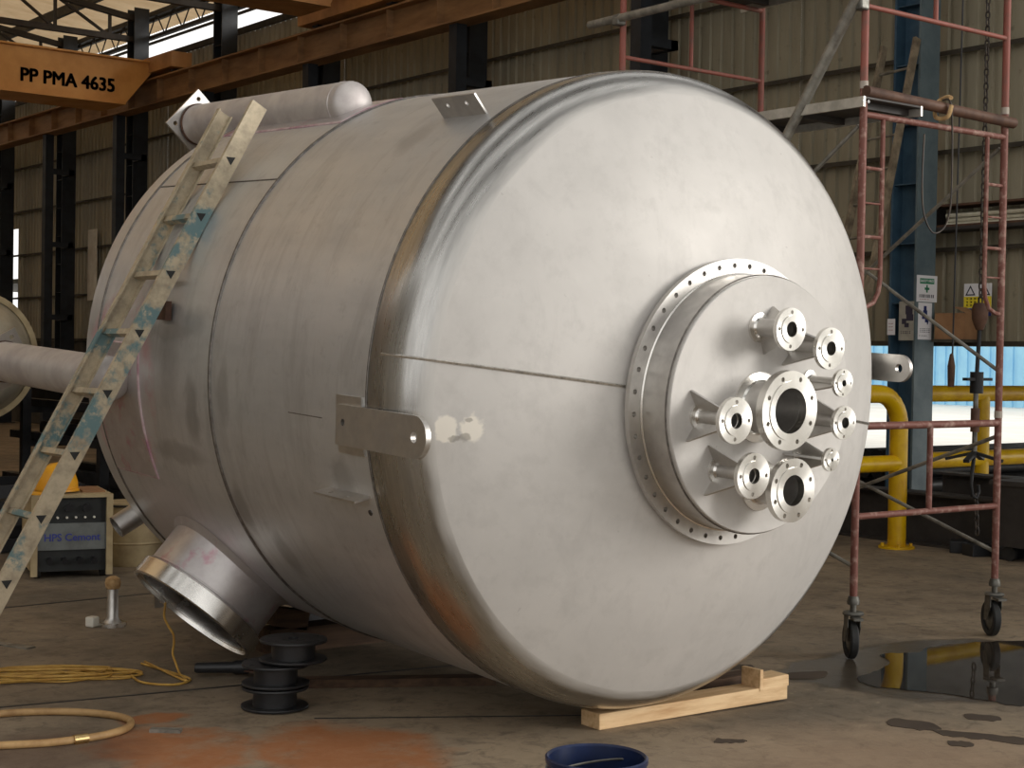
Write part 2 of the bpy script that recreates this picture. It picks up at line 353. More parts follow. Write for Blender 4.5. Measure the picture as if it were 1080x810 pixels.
    def mesh(s, name, mat, smooth=True, ang=.6):
        me = bpy.data.meshes.new(name); me.from_pydata(s.v, [], s.f)
        bm = bmesh.new(); bm.from_mesh(me); bmesh.ops.recalc_face_normals(bm, faces=bm.faces[:]); bm.to_mesh(me); bm.free()
        if smooth:
            me.polygons.foreach_set('use_smooth', [True]*len(me.polygons)); me.set_sharp_from_angle(angle=ang)
        me.materials.append(M[mat]); return me
    def build(s, name, mat, parent=None, smooth=True, bevel=0., loc=None, rot=None, **kw):
        o = bpy.data.objects.new(name, s.mesh(name, mat, smooth)); col.objects.link(o); o.parent = parent
        if loc: o.location = loc
        if rot: o.rotation_euler = rot
        if bevel:
            b = o.modifiers.new('edge', 'BEVEL'); b.width = bevel; b.segments = 2; b.limit_method = 'ANGLE'
        return tag(o, **kw)
def inst(name, me, parent=None, loc=(0, 0, 0), rot=(0, 0, 0), **kw):
    o = bpy.data.objects.new(name, me); col.objects.link(o); o.parent = parent; o.location = loc; o.rotation_euler = rot; return tag(o, **kw)
def copy_tree(o, parent=None):
    c = o.copy(); col.objects.link(c); c.parent = parent
    for ch in list(o.children): copy_tree(ch, c)
    return c
def circ(r, n=64, cx=0, cy=0): return [(cx+r*math.cos(2*math.pi*i/n), cy+r*math.sin(2*math.pi*i/n)) for i in range(n)]
def text_mesh(txt, size, mat, ext=.002, off=0., name='lettering'):
    cu = bpy.data.curves.new(name, 'FONT'); cu.body = txt; cu.size = size; cu.extrude = ext; cu.offset = off; cu.align_x = 'CENTER'; cu.align_y = 'CENTER'; cu.resolution_u = 3
    o = bpy.data.objects.new(name, cu); col.objects.link(o)
    me = bpy.data.meshes.new_from_object(o.evaluated_get(bpy.context.evaluated_depsgraph_get())); bpy.data.objects.remove(o)
    me.materials.clear(); me.materials.append(M[mat]); me.name = name; return me

# ================================================================== THE HALL
# floor
WX = 12.3
fl = MB().bx(-9, WX+.3, -14, 44, -.2, 0).build('floor', 'floor', smooth=False, kind='structure', label='stained brown grey concrete workshop floor')
for pts, w_ in (([(3.0, 9.40), (4.6, 9.50), (6.2, 9.58)], .03), ([(1.6, 6.95), (3.45, 6.66), (5.2, 6.4)], .02), ([(3.50, 5.86), (4.6, 5.2)], .012)):
    for a, b in zip(pts, pts[1:]):
        MB().bar((*a, .0005), (*b, .0005), w_, .003).build('floor_joint', 'black_steel', fl, False)
def blob(name, pts, z, mat, parent=None, **kw):
    # closed smooth outline (Catmull-Rom), thin slab
    P = [Vector((x, y, 0)) for x, y in pts]; N = len(P); out = []
    for i in range(N):
        a, b, c, d = P[i-1], P[i], P[(i+1) % N], P[(i+2) % N]
        for k in range(6):
            t = k/6; q = .5*((2*b)+(c-a)*t+(2*a-5*b+4*c-d)*t*t+(3*b-3*c+d-a)*t**3); j = random.uniform(-.011, .011); out.append((q.x+j, q.y+j))
    return MB().plate(out, [], .002, Matrix.Translation((0, 0, z))).build(name, mat, parent, False, **kw)
blob('puddle', [(6.83, 5.44), (7.05, 5.36), (7.2, 5.42), (7.45, 5.40), (7.87, 5.25), (8.3, 5.0), (8.1, 4.6), (7.2, 4.15), (6.4, 4.22), (6.33, 4.40), (6.27, 4.62), (6.17, 4.80), (6.12, 4.95), (6.22, 5.10), (6.45, 5.16), (6.68, 5.26)], .001, 'puddle',
     label='shallow water puddle mirroring yellow rail beneath the scaffold', cat='puddle')
for pts in ([(5.62, 4.42), (5.72, 4.30), (5.66, 4.17), (5.58, 4.2), (5.52, 4.33)], [(5.62, 4.18), (5.75, 4.02), (5.83, 3.80), (5.74, 3.78), (5.66, 3.95), (5.58, 4.08)], [(5.52, 4.02), (5.56, 3.94), (5.50, 3.9), (5.46, 3.98)],
            [(5.98, 4.28), (6.08, 4.2), (6.02, 4.12), (5.92, 4.2)], [(5.78, 5.72), (5.98, 5.66), (5.95, 5.56), (5.76, 5.62)], [(4.72, 4.60), (4.80, 4.52), (4.74, 4.5), (4.66, 4.56)], [(5.95, 5.38), (6.2, 5.30), (6.05, 5.2), (5.85, 5.3)]):
    blob('damp_stain', pts, .0006, 'stain', fl)

# corrugated wall on the right: sheets, girts, low wall
wall = empty('wall_right', (WX, 0, 0), kind='structure', label='weathered corrugated sheet wall behind the vessel')
def sheet_mesh(wd, z0, z1, pitch=1/6, depth=.03):
    k = MB(); n = int(round(wd/pitch)); pp = []
    for i in range(n):
        y = i*pitch; pp += [(0, y), (0, y+pitch*.62), (depth, y+pitch*.70), (depth, y+pitch*.92)]
    pp.append((0, n*pitch)); vv = []
    for x, y in pp: vv += [(x, y, z0), (x, y, z1), (x+.004, y, z1), (x+.004, y, z0)]
    ff = []
    for i in range(len(pp)-1):
        a, b = i*4, (i+1)*4; ff += [(a, a+1, b+1, b), (a+3, b+3, b+2, a+2)]
        ff += [(a, b, b+3, a+3), (a+1, a+2, b+2, b+1)]
    ff += [(0, 3, 2, 1), tuple(len(pp)*4-4+i for i in (0, 1, 2, 3))]
    return k.add(vv, ff).mesh('wall_sheet', 'sheet', False)
SB, ST = 1.76, 6.86
sm = sheet_mesh(1., SB, ST); sm_hi = sheet_mesh(1., 4.19, ST); 
y = 2.0; i = 0
while y < 42:
    gap = 33.0 <= y < 34.0
    inst('sheet', sm_hi if gap else sm, wall, (random.uniform(0, .006), y, 0))
    if gap:
        inst('sheet', sheet_mesh(.34, SB, 4.19), wall, (0, y, 0)); inst('sheet', sheet_mesh(.34, SB, 4.19), wall, (0, y+.665, 0))
    y += 1.0
for z in (1.80, 2.68, 3.60, 4.53, 5.46, 6.38):
    g = MB().bx(-.09, -.005, 2, 42, z-.008, z+.008).bx(-.098, -.09, 2, 42, z-.035, z+.008); g.build('girt', 'girt', wall, False)
MB().bx(-.02, .14, 13.6, 42, 0, SB).build('dado', 'dado', wall, False)

# columns
def column(y, main='dark_col', face='dark_col', label='', x0=11.70, x1=11.98, hw=.14, ztop=7.7, cat='column', extra=True):
    c = empty('steel_column', (0, y, 0), label=label, cat=cat, group='steel columns along the corrugated wall')
    MB().bx(x0, x1, -hw-.012, -hw+.012, 0, ztop).build('flange', face, c, False)
    MB().bx(x0, x1, hw-.012, hw+.012, 0, ztop).build('flange', main, c, False)
    MB().bx((x0+x1)/2-.008, (x0+x1)/2+.008, -hw+.012, hw-.012, 0, ztop).build('web', main, c, False)
    st = MB()
    for z in [1.05+.55*k for k in range(11)]: st.bx(x0+.012, (x0+x1)/2-.008, -hw+.012, hw-.012, z-.005, z+.005)
    st.build('stiffeners', main, c, False, kind='stuff')
    MB().bx(x0-.06, x1+.06, -hw-.06, hw+.06, 0, .02).build('base_plate', main, c, False)
    if extra:
        MB().bx(11.22, 11.38, -.53, -.37, 0, 5.69).build('runway_post', main, c, False)
        br = MB()
        for z in (2.2, 3.6, 5.0): br.bx(11.38, x0+.1, -.50, -.40, z-.05, z+.05)
        for z in (2.2, 3.6, 5.0): br.bx(x0+.0, x0+.1, -.50, -hw-.012, z-.05, z+.05)
        br.build('bracing', main, c, False)
    return c
column(9.16, 'blue_col', 'grey_col', 'blue painted steel column with safety notices beside the scaffold', extra=False)
for y, lab in ((12.81, 'dark steel column rising right behind the top of the vessel dome'), (16.16, 'dark steel column behind the middle of the vessel top'), (19.74, 'dark steel column right of the pipe leg on the vessel'),
               (22.93, 'dark steel column whose head stands left of the second crane'), (26.28, 'dark steel column under the lettered crane girder end'), (29.55, 'dark steel column left of the vessel beside the pale wall panel'), (32.9, 'dark steel column at the left edge beside the bright slot')):
    column(y, label=lab)

# crane runway and cranes
rw = empty('crane_runway_beam', (11.3, 0, 0), label='long rusty orange crane runway beam along the wall', cat='beam')
MB().bx(-.15, .15, 4, 42, 6.10, 6.125).build('top_flange', 'runway', rw, False); MB().bx(-.15, .15, 4, 42, 5.69, 5.715).build('bottom_flange', 'runway', rw, False)
MB().bx(-.01, .01, 4, 42, 5.715, 6.10).build('web', 'runway', rw, False); MB().bx(-.03, .03, 4, 42, 6.125, 6.17).build('rail', 'dark_beam', rw, False)
for y in [4.5+1.15*k for k in range(32)]: MB().bx(-.12, -.01, y-.006, y+.006, 5.715, 6.10).build('stiffener', 'runway', rw, False)
def crane(y0, depth, zb, zt, xend, mat, label, x_in=-8.5, taper=.5, txt=None):
    c = empty('overhead_crane', (0, y0, 0), label=label, cat='crane')
    prof = [(x_in, zb), (xend, zb), (xend+taper, zt-.10), (xend+taper, zt), (x_in, zt)]
    v = [(x, yy, z) for yy in (0.06, depth-.06) for x, z in prof]; n = 5
    MB().add(v, [tuple(range(n)), tuple(range(2*n-1, n-1, -1))]+[(i, n+i, n+(i+1) % n, (i+1) % n) for i in range(n)]).build('girder', mat, c, False)
    MB().bx(x_in, xend-.02, 0, depth, zb-.03, zb).build('lower_flange', mat, c, False)
    MB().bx(x_in, xend+taper, 0, depth, zt, zt+.03).build('upper_flange', mat, c, False)
    MB().bx(11.12, 11.48, -.8, depth+.8, 6.21, 6.46).build('end_carriage', 'crane_old', c, False)
    for yy in (-.55, depth+.55): MB().lathe([(-.05, .001), (-.05, .1), (.05, .1), (.05, .001)], 20, (11.3, yy, 6.27), (1, 0, 0)).build('wheel', 'dark_beam', c)
    for yy in (-.1, depth*.5): MB().bx(11.5, 11.62, yy, yy+.22, 6.28, 6.5).build('motor_box', 'crane_old', c, False)
    if txt:
        t0 = text_mesh(txt, .30, 'black_text', .002, 0.); k = MB()
        for dx in (-.010, 0, .010):
            for dz in (-.006, .006): k.add([(v.co.x*.96+dx, v.co.y+dz, v.co.z) for v in t0.vertices], [tuple(p.vertices) for p in t0.polygons])
        k.build('lettering', 'black_text', c, False, loc=(9.74, .054, (zb+zt)/2-.10), rot=(R_(90), 0, 0))
    return c
crane(24.2, .95, 5.66, 6.37, 10.72, 'crane', 'orange overhead crane girder lettered PP PMA 4635', txt='PP PMA 4635')
crane(17.75, .8, 6.19, 6.99, 10.72, 'crane_old', 'faded brown overhead crane girder at the top of the picture', taper=.3)

# roof over the far bays
roof = empty('ceiling', (0, 0, 0), kind='structure', label='translucent cream roof sheets over the far bays')
SL = .13
rz = lambda x: 7.80+(11.9-x)*SL
YR0, YR1 = 12.0, 44.0
STREAK_BANDS = (11.0, 10.0, 9.0, 6.4, 5.4, 2.6, 1.6, -1.4, -2.4, -5.4, -6.4)   # unseen opaque sheets, added and spaced so the open gaps streak the knuckle
def roof_sheet():
    k = MB(); pitch = .1; n = 10; pp = []
    for i in range(n):
        yy = i*pitch; pp += [(yy, 0), (yy+pitch*.5, .022)]
    pp.append((n*pitch, 0)); vv = []
    xa, xb = 12.9, -9.0
    for yy, dz in pp: vv += [(xa, yy, rz(xa)+dz), (xb, yy, rz(xb)+dz)]
    return k.add(vv, [(2*i, 2*i+1, 2*i+3, 2*i+2) for i in range(len(pp)-1)]).mesh('roof_sheet', 'roof', False)
rsm = roof_sheet(); y = YR0
while y < YR1: inst('roof_sheet', rsm, roof, (0, y, 0)); y += 1.0
rsg = rsm.copy(); rsg.materials.clear(); rsg.materials.append(M['roof_grey'])
for y in STREAK_BANDS: inst('roof_sheet', rsg, roof, (0, y, 0))
for k in range(12):
    x = 12.2-1.15*k; z = rz(x)-.11
    MB().bx(x-.03, x+.03, YR0, YR1, z-.09, z+.09).build('purlin', 'roof_steel', roof, False)
for k, (y, tl) in enumerate(((22.93, 'dark roof truss nearest the viewer, just above the lettered crane'), (26.28, 'dark roof truss landing on the column above the lettered crane end'), (29.55, 'dark roof truss second behind the lettered crane girder'), (32.9, 'dark roof truss third behind the lettered crane girder'), (36.3, 'dark roof truss farthest from the viewer'))):
    tr = empty('roof_truss', (0, y, 0), label=tl, cat='truss', group='roof trusses')
    zc = lambda x: rz(x)-.29
    MB().bar((11.95, 0, zc(11.95)), (-8, 0, zc(-8)), .1, .1).build('top_chord', 'roof_steel', tr, False)
    MB().bar((11.95, 0, 7.15), (-8, 0, 7.15), .1, .1).build('bottom_chord', 'roof_steel', tr, False)
    for j in range(10):
        x = 11.3-1.0*j
        MB().bar((x, 0, 7.15), (x, 0, zc(x)), .05, .05, (1, 0, 0)).build('strut', 'roof_steel', tr, False)
        MB().bar((x, 0, 7.15), (x-1.0, 0, zc(x-1.0)), .045, .045).build('diagonal', 'roof_steel', tr, False)
# eave lattice: longitudinal tie beams with zigzag lacing under the roof edge
for xb, z0, z1, lab in ((12.08, 7.22, 7.62, 'laced longitudinal eave girder above the wall'),):
    eg = empty('eave_girder', (0, 0, 0), label=lab, cat='girder')
    MB().bx(xb-.04, xb+.04, 11, 43, z1-.03, z1+.03).build('chord', 'roof_steel', eg, False); MB().bx(xb-.04, xb+.04, 11, 43, z0-.03, z0+.03).build('chord', 'roof_steel', eg, False)
    y = 11
    while y < 43:
        MB().tube((xb, y, z0), (xb, y+.35, z1), .014, n=6).build('lacing', 'roof_steel', eg); MB().tube((xb, y+.35, z1), (xb, y+.7, z0), .014, n=6).build('lacing', 'roof_steel', eg); y += .7
MB().bx(WX-.04, WX+.02, 2, 42, ST, ST+.10).bx(WX-.02, WX+.02, 2, 42, 7.2, 7.24).build('trim_1', 'girt', None, False, kind='structure', label='wall head channel under the open eave')

# far side wall of the hall (behind the left edge of the view) and rear gable
MB().bx(-9.2, -9, 4, 44, 0, 9).build('wall_left', 'far_wall', None, False, kind='structure', label='unseen left workshop wall added to cut light from the left')  # out of view; added to hold back light from the left
MB().bx(-9, WX, 43.9, 44, 0, 8).build('wall_back', 'sheet', None, False, kind='structure', label='far end workshop wall')

# ================================================================== OUTSIDE
MB().bx(WX+.3, 120, -60, 120, -.3, -.02).build('ground', 'yard', None, False, kind='structure', label='pale bright yard outside the doorway')
MB().bx(WX+.4, 23, -4, 40, 3.05, 3.15).build('trim_2', 'dark_beam', None, False, kind='structure', label='unseen dark canopy outside, added to darken the puddle reflection')  # out of direct view; added and sized to give the puddle a dark reflection
bf = empty('blue_shed', (50, 0, 0), label='bright blue clad shed across the yard beyond the rail', cat='building')
MB().bx(0, .3, 20, 60, 0.0, 4.5).build('wall', 'blue_clad', bf, False)
for i in range(70): MB().bx(-.06, 0, 20+i*.5, 20+i*.5+.3, .0, 4.5).build('rib', 'blue_clad', bf, False)

# ================================================================== THE VESSEL
TILT, VR = .0459, 1.3725
ves = empty('pressure_vessel', (4.591, 5.038, 1.4558), (TILT, 0, 0), label='large stainless steel vessel lying on its side with dished end', cat='vessel')
SEAM2, SEAM3 = 1.304, 2.56
SF, RK, RC = .0817, .242, 2.4085
HH = math.sqrt((RC-RK)**2-(VR-RK)**2); SC = SF-HH; AL = math.atan2(HH, VR-RK)
KB = (SF+RK*math.sin(AL), VR-RK+RK*math.cos(AL))
dome_s = lambda r: SC+math.sqrt(RC*RC-r*r)
def head_s(r):
    if r <= KB[1]: return dome_s(r)
    c = max(-1, min(1, (r-(VR-RK))/RK)); return SF+RK*math.sin(math.acos(c))
N = 160
MB().lathe([(0, VR), (SEAM2*.5, VR), (SEAM2, VR), (SEAM2, VR-.01), (0, VR-.01)], N, closed=True).build('shell_plate', 'shell', ves)
MB().lathe([(SEAM2, VR), (1.93, VR), (SEAM3, VR), (SEAM3, VR-.01), (SEAM2, VR-.01)], N, closed=True).build('shell_plate', 'shell', ves)
prof = [(0, VR-.001)]+[(-(SF+RK*math.sin(t)), VR-RK+RK*math.cos(t)) for t in [AL*i/14 for i in range(15)]]
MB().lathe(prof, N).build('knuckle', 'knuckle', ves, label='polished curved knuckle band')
ph = math.asin(KB[1]/RC)
prof = [(-(SC+RC*math.cos(t)), RC*math.sin(t)) for t in [ph*(1-i/20) for i in range(21)]]; prof[-1] = (prof[-1][0], 0)
MB().lathe(prof, N).build('crown', 'crown', ves, label='matte shallow dome of the dished end')
rp = [(SEAM3, VR)]+[(SEAM3+.10+.2*math.sin(t), VR-.2+.2*math.cos(t)) for t in [R_(60)*i/8 for i in range(9)]]
rp += [(rp[-1][0]+.30*(1-(1-i/6)**2)*1., rp[-1][1]*(1-i/6)) for i in range(1, 7)]; rp[-1] = (rp[-1][0], 0)
MB().lathe(rp, N).build('rear_head', 'shell', ves)
def hoop(y, r, rr=.006, mat='weld'):
    return MB().lathe([(y+rr*1.3*math.cos(t), r+rr*math.sin(t)) for t in [2*math.pi*i/6 for i in range(6)]], N, closed=True).build('weld_seam', mat, ves)
hoop(0, VR, .004, 'weld_dark'); hoop(SEAM2, VR, .009, 'weld_dark'); hoop(SEAM3, VR, .007, 'weld_dark')
# straight weld across the dished end, interrupted by the manway
SLP = -.108
for sgn in (-1, 1):
    pts = []
    for i in range(40):
        r = .52+(VR-.52)*i/39; c = r/math.sqrt(1+SLP*SLP)*sgn; pts.append((c, -head_s(r)-.0005, SLP*c))
    MB().path(pts, .0065, 6).build('weld_seam', 'weld_light', ves)
def lweld(a, y0, y1, r=.004):
    a = R_(a); MB().path([(VR*math.cos(a), y0+(y1-y0)*i/10, VR*math.sin(a)) for i in range(11)], r, 6).build('weld_seam', 'weld_dark', ves)
lweld(140.2, SEAM2, SEAM3); lweld(30, 0, SEAM2); lweld(185.5, .33, .60, .0025)

# manway on the dished end: neck, drilled ring, cover with nozzles
RS0, RS1 = .598, .620
MY = Matrix(((1, 0, 0, 0), (0, 0, -1, 0), (0, 1, 0, 0), (0, 0, 0, 1)))   # plate xy -> x,z ; plate +z -> -y
MB().plate(circ(.581, 120), [(.553*math.cos(2*math.pi*(i+.5)/40), .553*math.sin(2*math.pi*(i+.5)/40), .0105) for i in range(40)]+[circ(.517, 96)], RS1-RS0, Matrix.Translation((0, -RS0, 0)) @ MY).build('manway_ring', 'dull_steel', ves, label='drilled ring flange around the manway')
MB().lathe([(-.56, .516), (-.76, .516), (-.76, .50), (-.56, .50)], 120, closed=True).build('manway_neck', 'dull_steel', ves)
MB().lathe([(-RS1-.004+.006*math.cos(t), .519+.006*math.sin(t)) for t in [2*math.pi*i/6 for i in range(6)]], 96, closed=True).build('weld_seam', 'bright_steel', ves)
CS = .777
MB().lathe([(-.755, .001), (-.755, .513), (-CS+.003, .513), (-CS, .510), (-CS, .001)], 120).build('cover_plate', 'crown', ves)
MB().lathe([(-.757+.004*math.cos(t), .5165+.004*math.sin(t)) for t in [2*math.pi*i/6 for i in range(6)]], 96, closed=True).build('weld_seam', 'weld_dark', ves)

def flange_on(part, M_, fd, bore, nb, th, rf=None):
    """drilled flange whose back is at z=0 of M_ and face at z=th; raised face ring on top"""
    rb = fd*.5*.80 if nb == 4 else fd*.5*.84; hr = max(.005, min(.0095, fd*.045))
    holes = [(rb*math.cos(2*math.pi*(i+.5*(nb == 8))/nb), rb*math.sin(2*math.pi*(i+.5*(nb == 8))/nb), hr) for i in range(nb)]
    MB().plate(circ(fd/2, 64), holes+[circ(bore/2, 40)], th, M_).build('flange', 'flange_steel', part)
    rf = rf or rb-hr*1.6
    MB().plate(circ(rf, 48), [circ(bore/2, 40)], .004, M_ @ Matrix.Translation((0, 0, th))).build('raised_face', 'flange_steel', part)
def gusset(part, M_, ang, r0, L, w0, w1, t=.008):
    A = M_ @ Matrix.Rotation(ang, 4, 'Z') @ Matrix(((1, 0, 0, 0), (0, 0, -1, -0), (0, 1, 0, 0), (0, 0, 0, 1)))
    MB().plate([(r0-.004, 0), (r0+w0, 0), (r0+w0, .008), (r0+w1, L), (r0-.004, L)], [], t, A @ Matrix.Translation((0, 0, -t/2))).build('gusset', 'dull_steel', part, False)
def nozzle(x, z, fd, bore, neck, L, nb, gs=(), pad=None, label=None, gw=.075):
    M_ = Matrix.Translation((x, -CS, z)) @ MY; th = max(.014, fd*.11); ri = bore/2
    p = MB().hollow(M_ @ Vector((0, 0, -.002)), M_ @ Vector((0, 0, L-th)), neck, min(ri, neck-.003), 32).build('nozzle', 'dull_steel', ves, label=label)
    pd = pad or neck+.024
    MB().lathe([(0, neck), (0, pd), (.008, pd-.002), (.011, neck+.006), (.02, neck)], 40, M_ @ Vector((0, 0, 0)), (0, -1, 0)).build('collar', 'bright_steel', p)
    MB().lathe([(L-th-.022, neck), (L-th-.004, neck+.006+fd*.03), (L-th+.001, neck+.008+fd*.03), (L-th+.001, neck)], 40, M_ @ Vector((0, 0, 0)), (0, -1, 0)).build('hub', 'bright_steel', p)
    MB().tube(M_ @ Vector((0, 0, .004)), M_ @ Vector((0, 0, .006)), min(ri, neck-.003), n=32).build('bore', 'bore', p)  # dark disc stands for the shaded depth of the nozzle
    flange_on(p, M_ @ Matrix.Translation((0, 0, L-th)), fd, bore, nb, th)
    for a in gs: gusset(p, M_, R_(a), neck, L-th-.02, gw, .012)
    return p
nozzle(-.052, .309, .166, .060, .036, .17, 4, (48, -70), label='upper nozzle with four hole flange')
nozzle(.171, .239, .166, .056, .034, .18, 4, (225, 130), label='upper right nozzle with four hole flange')
nozzle(.260, .102, .112, .026, .019, .18, 4, (215,), label='small right nozzle')
nozzle(.281, -.057, .136, .044, .030, .18, 4, (105, 235), label='right nozzle with gussets')
nozzle(.214, -.204, .094, .014, .012, .18, 4, (110, 175, 240), label='smallest nozzle braced by thin gussets')
nozzle(-.033, -.007, .312, .178, .104, .17, 8, (), .142, label='largest central nozzle with eight hole flange')
nozzle(-.352, -.040, .176, .060, .031, .19, 4, (120, 235), label='left nozzle with gussets', gw=.085)
nozzle(-.240, -.252, .176, .060, .031, .19, 4, (120, 235), label='lower left nozzle with gussets', gw=.085)
nozzle(-.003, -.318, .252, .122, .072, .18, 8, (), .105, label='lower nozzle with eight hole flange')

# lifting lugs either side of the front seam
def lug(sx, zc, yb, ye, hgt, label):
    n = 20; e = [(ye+hgt/2-hgt/2*math.sin(math.pi*i/n), -hgt/2*math.cos(math.pi*i/n)) for i in range(n+1)]
    out = [(yb, -hgt/2)]+e+[(yb, hgt/2)]
    A = Matrix(((0, 0, 1, 0), (1, 0, 0, 0), (0, 1, 0, 0), (0, 0, 0, 1)))   # plate x->y, y->z, z->x
    x0 = VR+.008 if sx > 0 else -VR-.030
    p = MB().plate(out, [(ye+hgt*.5, 0, .021)]+([(yb-.05, .01, .014)] if sx < 0 else []), .022, Matrix.Translation((x0, 0, zc)) @ A).build('lifting_lug', 'dull_steel', ves, label=label)
    # curved pad welded to the shell under the lug
    a0 = math.asin((zc+hgt*.5+.035)/VR); a1 = math.asin((zc-hgt*.5-.035)/VR); v = []; f = []
    for i in range(9):
        a = a0+(a1-a0)*i/8
        for yy in (.02, yb+.04):
            for r in (VR-.004, VR+.010): v.append((sx*r*math.cos(a), yy, r*math.sin(a)))
    for i in range(8):
        k = i*4; f += [(k+1, k+3, k+7, k+5), (k, k+4, k+6, k+2), (k, k+1, k+5, k+4), (k+2, k+6, k+7, k+3)]
    f += [(0, 2, 3, 1), (32, 33, 35, 34)]; MB().add(v, f).build('pad', 'dull_steel', p)
lug(-1, -.140, .165, -.455, .158, 'lifting lug with one eye'); lug(1, .132, .17, -.41, .13, 'far lifting lug with one eye')
# small drilled angle clips
def clip(ang, y0, y1, label, rad=.085, rot=0.):
    a = R_(ang); rd = Vector((math.cos(a), 0, math.sin(a))); tg = Vector((-math.sin(a), 0, math.cos(a)))
    rr = (rd*math.cos(rot)+tg*math.sin(rot)); tt = rr.cross(Vector((0, 1, 0)))
    A = Matrix(((0, rr.x, tt.x, VR*rd.x), (1, 0, 0, 0), (0, rr.z, tt.z, VR*rd.z), (0, 0, 0, 1)))
    L = y1-y0
    MB().plate([(y0, -.01), (y1, -.01), (y1, rad), (y0, rad)], [(y0+L*.28, rad*.6, .011), (y0+L*.72, rad*.6, .011)], .009, A).build('clip', 'dull_steel', ves, False, label=label)
clip(124.5, .10, .40, 'drilled clip plate near the top', .10, R_(8)); clip(197.5, .04, .35, 'drilled clip plate below the lug', .075, R_(-4))
MB().lathe([(0, 0.0001), (0, .012), (.004, .012), (.004, 0.0001)], 14, (-1.285, .07, -.482), (-.93, 0, -.36)).build('hole_shade_disc', 'bore', ves)  # flat dark disc drawn for the shade in a hole
# five pipe legs, parallel to the axis, with square base plates
LR = .112
def leg(ang, y0, y1, mat='leg_steel', vis=None):
    a = R_(ang); rr = 1.405 if ang < 150 else 1.462; c = Vector((rr*math.cos(a), 0, rr*math.sin(a)))
    pr = [(y0-.05*math.cos(t), max(0.0001, LR*math.sin(t))) for t in [math.pi/2*i/7 for i in range(8)]]+[(y0+.02, LR), (y1, LR)]
    p = MB().lathe(pr, 36, c).build('leg', mat, ves, label=vis)
    MB().lathe([(y1-.012+.008*math.cos(t), LR+.008*math.sin(t)) for t in [2*math.pi*i/6 for i in range(6)]], 36, c, closed=True).build('weld_ring', 'brown_tube', p)
    MB().lathe([(y0+.05+.005*math.cos(t), LR+.003*math.sin(t)) for t in [2*math.pi*i/6 for i in range(6)]], 36, c, closed=True).build('weld_ring', 'penetrant', p)
    s = .142; k = Matrix.Rotation(a+math.pi/4+R_(22), 4, 'Z')
    A = Matrix.Translation((c.x, y1, c.z)) @ Matrix(((1, 0, 0, 0), (0, 0, 1, 0), (0, 1, 0, 0), (0, 0, 0, 1))) @ Matrix.Rotation(a+R_(24), 4, 'Z')
    MB().plate([(-s, -s), (s, -s), (s, s), (-s, s)], [(sx*s*.72, sy*s*.72, .013) for sx in (-1, 1) for sy in (-1, 1)], .016, A).build('base_plate', 'dull_steel', p, False)
    # reinforcing pad on the shell, framed by a pink stained weld
    v = []; f = []; b0_, b1_, ys = (a-.135, a+.135, y0-.16) if ang != 184 else (R_(177), R_(205), 2.06)
    fr = [(VR*math.cos(b0_+(b1_-b0_)*i/8), ys, VR*math.sin(b0_+(b1_-b0_)*i/8)) for i in range(9)]
    MB().path([(fr[0][0], SEAM3-.03, fr[0][2])]+fr+[(fr[-1][0], SEAM3-.03, fr[-1][2])], .009, 6).build('pad_weld', 'pink_weld', p)
    for i in range(9):
        b = b0_+(b1_-b0_)*i/8
        for yy in (ys, SEAM3-.02):
            for r in (VR-.004, VR+.008): v.append((r*math.cos(b), yy, r*math.sin(b)))
    for i in range(8):
        q = i*4; f += [(q+1, q+3, q+7, q+5), (q, q+4, q+6, q+2), (q, q+1, q+5, q+4), (q+2, q+6, q+7, q+3)]
    f += [(0, 2, 3, 1), (32, 33, 35, 34)]; MB().add(v, f).build('pad', 'penetrant', p)
leg(113.5, 1.50, 3.14, vis='upper pipe leg with square drilled base plate'); leg(184, 2.20, 3.66, vis='left pipe leg with square base plate')
leg(249, 2.42, 3.30); leg(328, 2.02, 3.42); leg(40, 2.02, 3.42)
# side manway pointing down to the left, pink dye penetrant on its welds
a = R_(-131); rd = Vector((math.cos(a), 0, math.sin(a))); yc = 1.965; o = Vector((0, yc, 0))
n = 64; tg = rd.cross(Vector((0, 1, 0))).normalized(); yv = Vector((0, 1, 0))
def saddle(r, off=0.):   # points where a radial cylinder of radius r meets the shell
    q = []
    for i in range(n):
        t = 2*math.pi*i/n; dt = r*math.cos(t); dy = r*math.sin(t); h = math.sqrt((VR+off)**2-dt*dt); q.append(o+rd*h+tg*dt+yv*dy)
    return q
NR = .328
lo = saddle(NR, -.005); hi = [o+rd*1.585+tg*(NR*math.cos(2*math.pi*i/n))+yv*(NR*math.sin(2*math.pi*i/n)) for i in range(n)]
hi2 = [o+rd*1.585+(q-o-rd*1.585)*.955 for q in hi]; lo2 = [o+rd*1.40+(q-o-rd*1.585)*.955 for q in hi]
sm_ = MB().add(lo+hi+hi2+lo2, [(k*n+i, k*n+(i+1) % n, (k+1)*n+(i+1) % n, (k+1)*n+i) for k in range(3) for i in range(n)]).build('side_manway', 'penetrant', ves, label='wide side manway neck with pink dye marks')
w1 = saddle(NR+.03, .001); w2 = saddle(NR, .03)
MB().add(w1+w2, [(i, (i+1) % n, n+(i+1) % n, n+i) for i in range(n)]).build('weld_ring', 'penetrant', sm_)
MB().lathe([(1.575, .311), (1.575, .352), (1.578, .355), (1.664, .355), (1.668, .351), (1.668, .334), (1.650, .332), (1.650, .306), (1.60, .302)], 96, o, rd, closed=True).build('rim', 'bright_steel', sm_, label='polished steel rim')
MB().lathe([(1.43, .0001), (1.43, .312)], 64, o, rd).build('bore', 'bore', sm_)  # dark disc in place of the shaded manway interior
MB().lathe([(1.56+.006*math.cos(t), NR+.006*math.sin(t)) for t in [2*math.pi*i/6 for i in range(6)]], 64, o, rd, closed=True).build('weld_ring', 'penetrant', sm_)
